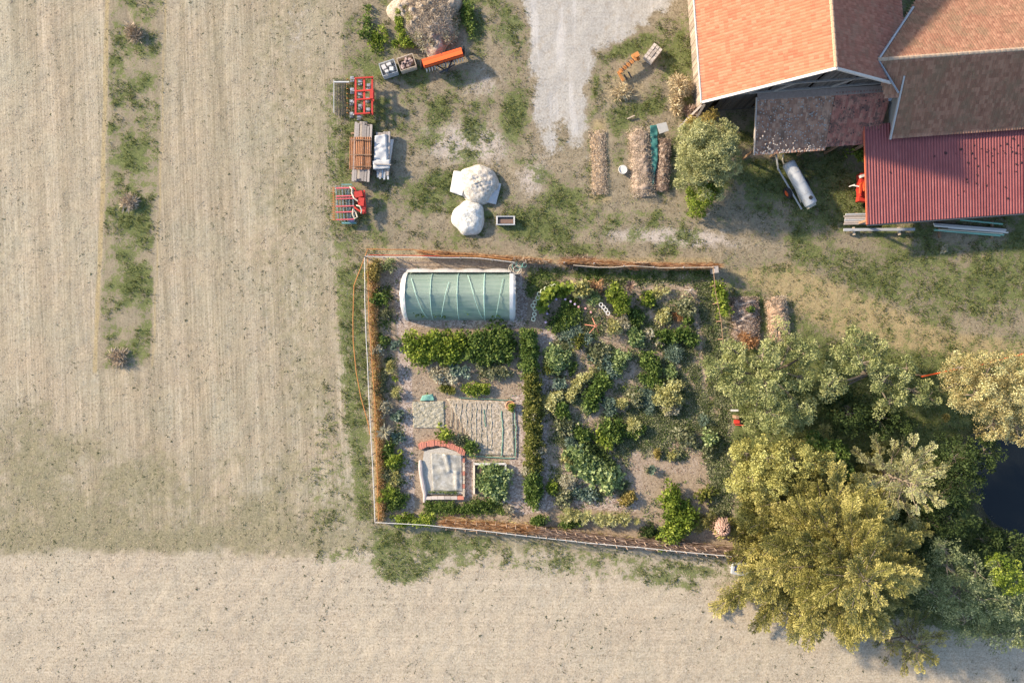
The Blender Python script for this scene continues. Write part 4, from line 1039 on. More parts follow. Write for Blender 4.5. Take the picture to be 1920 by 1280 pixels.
mb = MB(); mb.bar(A_ + s*-.62 - d*.1 + [0,0,-.55], B_ + s*-.55 + [0,0,-.55], .09); mb.bar(A_ + s*.3 + [0,0,-.6], B_ + s*.3 + [0,0,-.6], .1); mb.bar(A_ - s*.62 + [0,0,-.55], A_ - d*1.3 + [-.1,.0,-.6], .09)
part(t, mb, 'chassis', M['galv'])
for sg in (-1, 1):
    c = lerp(A_, B_, .55) + s*sg*.72; c[2] = .42
    n_ = 18; mb = MB(); pts = []
    mb.tube([c - s*.13, c - s*.12, c + s*.12, c + s*.13], [.34,.42,.42,.34], n_); wh = part(t, mb, 'wheel', M['rubber'], smooth=False)
    mb = MB(); mb.tube([c + s*sg*.12, c + s*sg*.16], [.24,.20], 14); part(wh, mb, 'rim', M['orange'])
mb = MB(); mb.bar(lerp(A_, B_, .55) + s*.7 + [0,0,-.83], lerp(A_, B_, .55) - s*.7 + [0,0,-.83], .1); part(t, mb, 'axle', M['dark_steel'])
mb = MB(); mb.tube([W(1469,290,1.2), W(1467,300,1.), W(1474,318,.7), W(1488,345,.6), W(1502,380,.65)], .05, 6); part(t, mb, 'suction_hose', M['cream'])

# red loader nose under the metal roof
t = thing('red_implement', 1618, 352, 'bright red machine sticking out under the left edge of the metal roof', 'farm machine')
mb = MB(); mb.box(W(1622, 350, .3), (1.3, 1.7, .75)); mb.box(W(1612, 361, .5), (.5,.6,.5), .2); part(t, mb, 'body', M['red'])
mb = MB(); mb.tube([W(1612,363,1.2), W(1613,345,1.3), W(1619,341,1.3), W(1620,358,1.3)], .07, 6); part(t, mb, 'lift_frame', M['orange'])
mb = MB(); mb.box(W(1615, 331, .9), (.35,.2,.3), .3); mb.bar(W(1600,348,.9), W(1612,350,1.), .08); mb.bar(W(1592,350,.5), W(1603,346,.8), .06); part(t, mb, 'hitch', M['white'])
mb = MB(); mb.box(W(1617, 376, .3), (1.,.35,.55), -.1); part(t, mb, 'mudguard', M['red'])
plant('nettle_clump', 'green leafy plants in the gap between lean-to and metal roof', 'plants', [(1592,287),(1618,297)], 12, .7, 'bright', 'leafy')

# planks, beam and pipes along the metal shed
t = thing('plank_pile', 1606, 411, 'pile of grey planks poking out left of the metal shed', 'planks')
for i in range(6):
    mb = MB(); y = 402+i*3.6; mb.bar(W(1583+random.uniform(-1,3), y, .3), W(1640, y-1, .3), .12, .12); part(t, mb, 'plank', M['wood_grey'] if i % 3 else M['galv'])
mb = MB(); mb.bar(W(1606,399,.2), W(1608,422,.2), .1); part(t, mb, 'bearer', M['wood_brown'])
t = thing('beam', 1648, 431, 'single long grey beam on short bearers in front of the metal shed', 'beam')
mb = MB(); mb.bar(W(1582,431,.35), W(1715,430,.35), .2, .14); part(t, mb, 'beam_timber', M['galv'])
for x in (1600, 1685): mb = MB(); mb.bar(W(x, 426, .15), W(x+1, 441, .15), .14, .2); part(t, mb, 'bearer', M['wood_pale'])
t = thing('pipe_stack', 1820, 427, 'stack of white and green pipes lying along the front of the metal shed', 'pipes')
for i, (y0, y1, m_, w_, x0, x1) in enumerate(((417,429,'wood_dark',.10,1752,1888),(420,431,'white',.16,1750,1886),(423,434,'white',.16,1752,1884),(427,433,'brick',.05,1780,1880),(427,436,'white',.13,1778,1890),(430,438,'cream',.08,1760,1880),(431,440,'greenpipe',.15,1752,1882),(433,442,'greenpipe',.12,1770,1875),(412,420,'greenpipe',.12,1800,1880))):
    mb = MB(); mb.tube([W(x0, y0, .3+.05*(i % 3)), W(x1, y1, .3+.05*(i % 3))], w_/2, 8); part(t, mb, 'pipe', M[m_])
for x in (1762, 1860): mb = MB(); mb.bar(W(x, 414, .1), W(x, 446, .1), .14, .2); part(t, mb, 'bearer', M['wood_brown'])
plant('flower_clump', 'small white flowering clump in the grass below the pipe stack', 'flowers', [(1768,468)], 6, .2, 'pale', 'bush')

# three debris piles on the grass strip
for (x, y, lab) in ((255,62,'top pile of pinkish stalks on the grass strip in the field'), (243,378,'middle pile of pinkish stalks on the grass strip in the field'), (222,670,'bottom pile of stalks at the lower end of the grass strip')):
    plant('stalk_pile', lab, 'stalk pile', [(x-6, y-4), (x+6, y+5)], 12, .25, 'straw', 'feather', .6, (.5,.045))
    for ob in list(C.objects)[-1:]:
        pass
# ------------------------------------------------------------------ garden fences
def polyrail(root, name, pts, h, rad, mat, n=6, wob=1.2):
    mb = MB(); Q = []
    for (x0, y0), (x1, y1) in zip(pts[:-1], pts[1:]):
        k = max(1, int(math.hypot(x1-x0, y1-y0)/30))
        for i in range(k): Q.append(W(x0+(x1-x0)*i/k + random.uniform(-wob, wob)*.4, y0+(y1-y0)*i/k + random.uniform(-wob, wob)*.4, h + random.uniform(-.03,.03)))
    Q.append(W(*pts[-1], h)); mb.tube(Q, rad, n); return part(root, mb, name, mat)
def posts(root, pts, h, r, mat, step=62, lean=.0, name='post'):
    d = 0
    for (x0, y0), (x1, y1) in zip(pts[:-1], pts[1:]):
        Ls = math.hypot(x1-x0, y1-y0)
        while d <= Ls:
            x, y = x0+(x1-x0)*d/Ls, y0+(y1-y0)*d/Ls; q = W(x, y, h)
            mb = MB(); mb.tube([(q[0]+random.uniform(-lean, lean), q[1]+random.uniform(-lean, lean), 0), q + [0,0,.05]], [r, r*.9], 6); part(root, mb, name, mat); d += step
        d -= Ls
def brushline(root, pts, r, h, n, pal, name='brush', Lr=(.25,.6), wd=.035, along=.75, z0=0.):
    P2 = path_points([W(*q)[:2] for q in pts], n); seg = W(*pts[-1]) - W(*pts[0]); seg /= np.linalg.norm(seg)
    P = np.column_stack([P2 + rng.normal(size=(n, 2))*r/25*.5, z0 + rng.uniform(0, 1, n)**.7*h])
    D = unit(n)*(1-along) + seg*rng.choice([-1, 1], (n, 1))*along + [0,0,.05]
    me = leaves(P, D, unit(n), rng.uniform(*Lr, n), wd, rng.uniform(0, 1, n), name=name)
    o = adopt(place(name, me, L[pal]), root); return tag(o, kind='stuff')

left_rail = [(683,481),(685,600),(690,700),(695,810),(700,900),(703,979)]
t = thing('garden_fence', 690, 730, 'long left garden fence with pale rail and dry orange brush along its inside', 'fence')
polyrail(t, 'rail', left_rail, 1.05, .027, M['white']); posts(t, left_rail, 1.05, .05, M['wood_grey'], 62)
polyrail(t, 'rail', [(690,481),(692,600),(703,760),(708,900),(710,975)], .7, .03, M['orangewood'])
brushline(t, [(699,500),(701,620),(709,740),(713,860),(715,972)], 7, .45, 9000, 'orange', along=.35, Lr=(.12,.35))
brushline(t, [(699,500),(701,620),(709,740),(713,860),(715,972)], 8, .5, 5000, 'golden', along=.2, Lr=(.1,.3))
out = [(689,468),(675,505),(664,535),(662,600),(662,640),(668,700),(677,745),(690,790),(694,815)]
t = thing('wire_fence', 664, 620, 'bowed orange-brown outer tape fence left of the pale rail', 'fence')
polyrail(t, 'tape', out, .9, .035, M['orangewood']); posts(t, out, .9, .035, M['wood_brown'], 75)
tl_ = [(683,481),(760,482),(830,483),(900,484),(965,492),(1028,494)]
t = thing('garden_fence', 860, 485, 'top garden fence of pale rail above the polytunnel, up to the gate gap', 'fence')
polyrail(t, 'rail', tl_[:5], 1.05, .025, M['white']); posts(t, tl_, 1.05, .05, M['wood_grey'], 60)
polyrail(t, 'tape', [(687,467),(775,468),(800,473),(830,480),(900,481),(960,487)], .9, .035, M['orangewood'])
polyrail(t, 'tape', [(690,478),(775,479),(860,482)], .8, .025, M['red'])
brushline(t, [(790,474),(850,478),(930,484),(1028,492)], 4, .8, 3800, 'orange', along=.8)
brushline(t, [(960,488),(1028,492)], 3, .9, 700, 'straw', along=.2, Lr=(.1,.25))
tr_ = [(1058,492),(1100,492),(1150,497),(1185,499),(1250,501),(1338,500)]
t = thing('garden_fence', 1190, 499, 'top right garden fence of brushwood and pale rail between gate gap and corner', 'fence')
polyrail(t, 'rail', [(1075,497),(1120,501),(1150,501),(1184,498),(1240,502),(1338,501)], 1.05, .03, M['wood_pale']); posts(t, tr_, 1.05, .06, M['wood_grey'], 56)
polyrail(t, 'rail', [(1100,490),(1150,496),(1190,497),(1338,498)], .9, .03, M['brick'])
brushline(t, tr_, 5, .95, 6500, 'orange', along=.85, Lr=(.3,.8))
brushline(t, [(1055,490),(1110,490)], 6, .6, 1200, 'brush', along=.5)
t = thing('wattle_panel', 1207, 494, 'short comb of light sticks leaning on the top right fence', 'sticks')
for i in range(10):
    mb = MB(); x = 1187 + i*2.9; mb.bar(W(x, 495, .1), W(x+1.5, 492, 1.35), .035); part(t, mb, 'stick', M['wood_pale'])
rf_ = [(1338,501),(1341,545),(1352,600),(1356,645)]
t = thing('garden_fence', 1345, 560, 'right garden fence overgrown with yellow-green climbers below the corner post', 'fence')
posts(t, rf_, 1.2, .06, M['wood_brown'], 34); polyrail(t, 'rail', rf_, 1.1, .03, M['wood_brown'])
mb = MB(); mb.box(W(1335,508,0), (.3,.5,1.2), .1); part(t, mb, 'corner_post', M['wood_grey'])
plant('climber_hedge', 'yellow-green climber trailing over the right garden fence', 'climber', [(1340,530),(1348,560),(1353,592)], 11, 1.4, 'bright', 'leafy', 1.3)
bt = [(703,979),(800,984),(900,994),(1000,1006),(1100,1017),(1200,1026),(1300,1036),(1398,1045)]
t = thing('garden_fence', 1050, 1012, 'bottom garden fence of one long white rail', 'fence')
polyrail(t, 'rail', bt, 1.15, .026, M['white'], wob=.5); posts(t, bt, 1.1, .04, M['wood_grey'], 62)
# dead hedge: brushwood between two rows of stakes
r1 = [(838,971),(1000,982),(1100,999),(1200,1011),(1330,1022),(1390,1030)]; r2 = [(838,983),(1000,998),(1100,1010),(1200,1020),(1330,1033),(1395,1040)]
t = thing('dead_hedge', 1100, 1000, 'dead hedge of brushwood held between two rows of thin stakes along the bottom fence', 'dead hedge')
def along_pts(pts, step):
    d = 0; outp = []
    for (x0, y0), (x1, y1) in zip(pts[:-1], pts[1:]):
        Ls = math.hypot(x1-x0, y1-y0)
        while d <= Ls: outp.append((x0+(x1-x0)*d/Ls, y0+(y1-y0)*d/Ls)); d += step
        d -= Ls
    return outp
for row in (r1, r2):
    for x, y in along_pts(row, 18.5):
        q = W(x, y, 0); hh_ = random.uniform(1.15, 1.5); mb = MB(); mb.tube([q, q + [random.uniform(-.05,.12), random.uniform(-.12,.05), hh_]], [.032,.026], 6); part(t, mb, 'stake', M['stakewood'])
mid = [((a_[0]+b_[0])/2, (a_[1]+b_[1])/2) for a_, b_ in zip(r1, r2)]
brushline(t, mid[:2], 7, .75, 6500, 'orange', along=.85, Lr=(.3,.9)); brushline(t, mid[1:], 7, .7, 11000, 'brush', along=.88, Lr=(.4,1.1), wd=.04)
brushline(t, mid, 8, .5, 5000, 'golden', along=.6, Lr=(.2,.5))

# ------------------------------------------------------------------ polytunnel
t = thing('polytunnel', 863, 555, 'polytunnel covered in green shade netting with white film ends', 'polytunnel')
nt = NT('green_shade_net'); npz = nt.pos()
nn = nt.noise(nt.mapping(npz, (.6,5,5)), 1.2, 4, .6)
nc_ = nt.ramp(nn, [(.3, (.36,.50,.43)), (.7, (.54,.67,.59))])
pr = nt.n('ShaderNodeBsdfPrincipled'); nt.l(nc_, pr.inputs[0]); pr.inputs['Roughness'].default_value = .45; pr.inputs['Specular IOR Level'].default_value = .4
tr = nt.n('ShaderNodeBsdfTranslucent'); nt.l(nc_, tr.inputs[0]); m1_ = nt.n('ShaderNodeMixShader'); m1_.inputs[0].default_value = .35
nt.l(pr.outputs[0], m1_.inputs[1]); nt.l(tr.outputs[0], m1_.inputs[2])
tp = nt.n('ShaderNodeBsdfTransparent'); tp.inputs[0].default_value = (.75,.92,.85,1); m2_ = nt.n('ShaderNodeMixShader'); m2_.inputs[0].default_value = .32
nt.l(m1_.outputs[0], m2_.inputs[1]); nt.l(tp.outputs[0], m2_.inputs[2]); nt.l(m2_.outputs[0], nt.out.inputs[0])
x0, x1 = W(764, 0)[0], W(958, 0)[0]; yc = W(0, 555)[1]; ry, hz = 1.80, 2.1
def arc(a, sag=0., o_=0.):
    """a in 0..pi from south foot over the ridge to north foot"""
    return -math.cos(a)*(ry - sag + o_), (1 - .34*abs(math.cos(a)) - .66*abs(math.cos(a))**4)*(hz - sag + o_)
V = []; nu_, na_ = 64, 28
for i in range(nu_+1):
    u = i/nu_; bay = (u*4) % 1; sag = .075*math.sin(bay*math.pi)**.7; bulge = .05*math.sin(u*31)
    for j in range(na_+1):
        a = math.pi*j/na_; y_, z_ = arc(a, sag*math.sin(a)**.5 + .012*math.sin(j*2.3+i*.7)); V.append((x0 + (x1-x0)*u, yc + y_*(1 + .0*bulge), z_))
F_ = [(i*(na_+1)+j, (i+1)*(na_+1)+j, (i+1)*(na_+1)+j+1, i*(na_+1)+j+1) for i in range(nu_) for j in range(na_)]
mb = MB(); mb.add(V, F_); part(t, mb, 'net_cover', nt.m, smooth=True)
for k in range(5):
    x = x0 + (x1-x0)*k/4; mb = MB(); mb.tube([(x, yc + arc(a, 0, .02)[0], arc(a, 0, .02)[1]) for a in np.linspace(0, math.pi, 21)], .032, 6, False); part(t, mb, 'hoop', solid('pale_green_hoop', (.42,.62,.54), .4) if k == 0 else bpy.data.materials['pale_green_hoop'])
for (u0, a0, u1, a1) in ((.06,2.3,.20,.45),(.42,2.1,.33,.4),(.59,2.5,.73,.4),(.93,2.3,.85,.4)):
    mb = MB(); mb.tube([(x0+(x1-x0)*(u0+(u1-u0)*q), yc + arc(a0+(a1-a0)*q, 0, .03)[0], arc(a0+(a1-a0)*q, 0, .03)[1]) for q in np.linspace(0, 1, 10)], .022, 5); part(t, mb, 'strap', bpy.data.materials['pale_green_hoop'])
for sgn, xe in ((-1, x0), (1, x1)):
    V = []; ww = .42
    for i in range(5):
        for j in range(na_+1):
            a = math.pi*j/na_; k = 1.03 + .012*math.sin(j*1.9+i); y_, z_ = arc(a); inn = (1 - .10*max(0, i-3) - (.10*(i/4)**2 if sgn < 0 else 0)); V.append((xe + sgn*(i*.11) - sgn*.1, yc + y_*k*inn, z_*k*inn))
    F_ = [(i*(na_+1)+j, (i+1)*(na_+1)+j, (i+1)*(na_+1)+j+1, i*(na_+1)+j+1) for i in range(4) for j in range(na_)]
    e_ = [4*(na_+1)+j for j in range(na_+1)]; F_.append(tuple(e_))
    mb = MB(); mb.add(V, F_); part(t, mb, 'end_film', M['whitefilm'], smooth=True)
V = []
for i in range(49):
    u = i/48; sc_ = .10*abs(math.sin(u*4*math.pi))
    for (yy, zz) in ((1.72, .75), (1.86+sc_*.6, .42), (1.98+sc_, .04)): V.append((x0 + (x1-x0)*u, yc + yy, zz + .02*math.sin(i*2.1)))
mb = MB(); mb.add(V, [(i*3+j, (i+1)*3+j, (i+1)*3+j+1, i*3+j+1) for i in range(48) for j in range(2)]); part(t, mb, 'skirt_film', M['whitefilm'], smooth=True)
plant('tunnel_crop', 'row of green crop plants seen dimly inside the netted tunnel', 'crop', [(785,580),(945,580)], 12, 1.0, 'green', 'leafy')
t = thing('hose_coil', 967, 504, 'coiled pale green garden hose hanging by the fence at the tunnel corner', 'hose')
for dx, dy, r_, mname in ((0,0,.36,'cream'),(2,-3,.33,'greenpipe'),(-3,2,.40,'cream'),(3,4,.30,'cream'),(16,-5,.16,'greenpipe'),(7,-6,.25,'greenpipe')):
    mb = MB(); mb.ring(W(967+dx, 502+dy, .5+.1*random.random()), r_, .022, 20, 5); part(t, mb, 'loop', M[mname])

# ------------------------------------------------------------------ sand bed with brick arc, log, film
t = thing('framed_bed', 828, 885, 'sandy bed framed by a red brick arc, bleached log and pale edging', 'garden bed')
sb = NT('bed_sand'); sbn = sb.noise(sb.pos(), 8, 5, .7)
sbm = sb.finish(sb.ramp(sbn, [(.35, (.38,.34,.28)), (.65, (.56,.53,.47))]), .95, sb.bump(sbn, .4, .03))
mb = MB(); mb.poly([W(x, y, .12) for x, y in [(795,845),(830,838),(868,850),(868,926),(800,926),(790,880)]], .12); part(t, mb, 'sand', sbm)
for i in range(30):
    q = i/29; x = 787 + 84*q; y = 836 - 9*math.sin(math.pi*min(1, q*1.0)) + 12*q*q
    mb = MB(); mb.box(W(x, y, 0), (.115, .42+.06*math.sin(i), .28 + random.uniform(-.02,.02)), -.25*(q-.4)*2 + random.uniform(-.04,.04)); part(t, mb, 'brick', M['brick'])
for i in range(9):
    mb = MB(); mb.box(W(870, 862+i*8, 0), (.14,.29,.24), random.uniform(-.03,.03)); part(t, mb, 'edging_stone', M['wood_pale'] if i % 3 else M['brick'])
for i in range(6):
    mb = MB(); mb.box(W(803+i*12.2, 931.5 + .08*(i-2.5)**2, 0), (.47,.24,.25), random.uniform(-.04,.04)); part(t, mb, 'edging_stone', M['stone'] if i < 5 else M['brick'])
mb = MB(); mb.tube([W(788,862,.16), W(789,875,.18), W(790,890,.17), W(794,910,.17), W(797,926,.16), W(796,941,.14)], [.12,.2,.17,.2,.16,.12], 9); part(t, mb, 'log', M['log'])
fm = NT('wet_film'); fmn = fm.noise(fm.pos(), 4, 5, .6)
fmm = fm.finish(fm.ramp(fmn, [(.38, (.30,.285,.24)), (.55, (.40,.385,.34)), (.72, (.52,.515,.49))]), .3, fm.bump(fmn, .5, .05), 0, .6)
cloth('sheet', fmm, [(808,848),(866,852),(868,920),(812,918)], 26, 28, lambda u, v, x, y: .16 + .05*wav(x, y, .8) + .14*max(0, 1-abs(u-.55-.2*(v-.3))*9)*(v < .5) + .14*max(0, 1-abs(u-.8)*9)*(v > .45)*(1-max(0, v-.85)*6), t)
brushline(t, [(805,921),(858,922)], 2, .2, 500, 'green', along=.3, Lr=(.08,.15), name='moss_fringe', z0=.1)
# planter with squash
t = thing('planter_box', 918, 898, 'square planter edged with white boards, overflowing with squash leaves', 'planter')
for x0_, y0_, x1_, y1_ in ((888,869,948,869),(889,869,889,925),(948,869,948,880)):
    mb = MB(); mb.bar(W(x0_, y0_, .28), W(x1_, y1_, .28), .12, .3); part(t, mb, 'board', M['white'] if x0_ != 889 else M['cream'])
mb = MB(); mb.box(W(918, 898, 0), (2.2,2.1,.25)); part(t, mb, 'soil', M['soil'])
plant('squash_plant', 'leafy green squash plant spilling over the white planter box', 'squash plant', [(906,884),(938,886),(912,908),(938,915)], 21, .9, 'squash', 'leafy', 1.6)
plant('squash_plant', 'trailing tip of squash leaves below the planter box', 'squash plant', [(938,928)], 14, .4, 'squash', 'leafy', 1.4)
# netted plots
gnet = solid('green_ground_net', (.14,.26,.20), .7, var=.3)
t = thing('netted_plot', 880, 800, 'bare plot bordered and striped with green netting', 'netting')
for pts in ([(963,765),(968,800),(966,856)], [(940,770),(943,812),(940,855)], [(928,857),(966,858)], [(908,768),(910,800)], [(860,746),(962,750)], [(862,850),(900,856),(930,857)]):
    Q = []
    for a_, b_ in zip(pts[:-1], pts[1:]):
        for q in np.linspace(0, 1, 7)[:-1]: Q.append(W(a_[0]+(b_[0]-a_[0])*q + random.uniform(-1,1), a_[1]+(b_[1]-a_[1])*q + random.uniform(-1,1), .06))
    Q.append(W(*pts[-1], .06)); mb = MB(); mb.tube(Q, .04, 5); part(t, mb, 'net_edge', gnet)
for k_ in range(9):
    xx = 845 + k_*9.5; mb = MB(); mb.tube([W(xx + random.uniform(-1.5,1.5), yy, .05 + .02*random.random()) for yy in range(756 if k_ else 760, 850 - (20 if k_ < 5 else 0) - (25 if k_ < 2 else 0), 8)], .022, 4); part(t, mb, 'net_fold', bpy.data.materials.get('net_fold_thread') or solid('net_fold_thread', (.40,.37,.29), .8))
o = cloth('green_fleece', M['greenpipe'], [(792,741),(812,738),(815,750),(788,751)], 10, 8, lambda u, v, x, y: .08 + .05*wav(x, y, 2)); tag(o, 'small crumpled turquoise net scrap at the top of the left plot', 'netting')
def plotmat(name, c0, c1, c2, sc):
    t = NT(name); p = t.pos(); n = t.noise(p, sc, 6, .72); v = t.n('ShaderNodeTexVoronoi'); v.inputs['Scale'].default_value = 7; t.l(p, v.inputs['Vector'])
    k = t.math('ADD', t.math('MULTIPLY', n, .75), t.math('MULTIPLY', v.outputs['Distance'], .35))
    return t.finish(t.ramp(k, [(.36, c0), (.52, c1), (.7, c2)]), .95, t.bump(k, .9, .06), 0, .15)
for lab, pts, mt_ in (('square plot', [(773,753),(833,751),(834,803),(775,802)], plotmat('fine_plot_soil', (.20,.19,.13), (.35,.32,.24), (.48,.45,.36), 4)),
                 ('netted plot', [(836,747),(962,751),(965,855),(900,852)], plotmat('netted_plot_soil', (.20,.17,.11), (.37,.31,.235), (.54,.47,.38), 6))):
    o = cloth('plot_soil', mt_, pts, 50, 44, lambda u, v, x, y: .02 + .02*wav(x, y, 2.3) + random.uniform(-.012, .012) - (.07 if min(u, v, 1-u, 1-v) < .02 else 0)); tag(o, kind='structure')
t = thing('plant_pot', 957, 760, 'round terracotta pot with a small plant at the plot corner', 'plant pot')
mb = MB(); mb.tube([W(957,760,0), W(957,760,.3)], [.22,.33], 16); mb.ring(W(957,760,.31), .33, .04, 16, 5); part(t, mb, 'pot', M['terracotta'])
plant('potted_plant', 'small yellow-green plant in the terracotta pot', 'plant', [(957,762)], 6, .3, 'bright', z0=.2)

# ring arbour: short pipe rings set in a curved row
RL_ = [(1000,598),(1002,589),(1003,579),(999,573),(1003,567),(1008,559),(1011,551),(1017,546),(1024,541),(1032,538),(1040,536)]
RR2 = [(1127,571),(1132,576),(1136,581),(1140,587)]
ORD = ['first','second','third','fourth','fifth','sixth','seventh','eighth','ninth','tenth','eleventh']
def rings(lst, lab, grp, mat):
    proto = None
    for k_, (x, y) in enumerate(lst):
        c = W(x, y, .55)
        if proto is None:
            r_ = empty('pipe_ring', c - [0,0,.55], 0, lab, 'ring', grp); mb = MB(); mb.ring((0,0,.55), .135, .035, 16, 6); q = mb.build('rim', mat, r_)
            mb = MB(); mb.tube([(0.11,0,0), (0.11,0,.54)], .03, 5); q2 = mb.build('leg', M['wood_brown'], r_); proto = (r_, q, q2)
        else:
            r_ = proto[0].copy(); C.objects.link(r_); r_.location = c - np.array([0,0,.55]); r_.rotation_euler = (0, 0, random.uniform(0, 6))
            for q in proto[1:]: cc_ = q.copy(); C.objects.link(cc_); cc_.parent = r_
        r_['label'] = lab.replace('NTH', ORD[k_])
rings(RL_, 'NTH pale ring, counted from the bottom, of the curved row left of the squash arc', 'rings left of the squash arc', solid('greenish_white_ring', (.55,.58,.42), .6))
rings(RR2, 'NTH white ring from the top of the short slanting row right of the squash arc', 'rings right of the squash arc', M['white'])

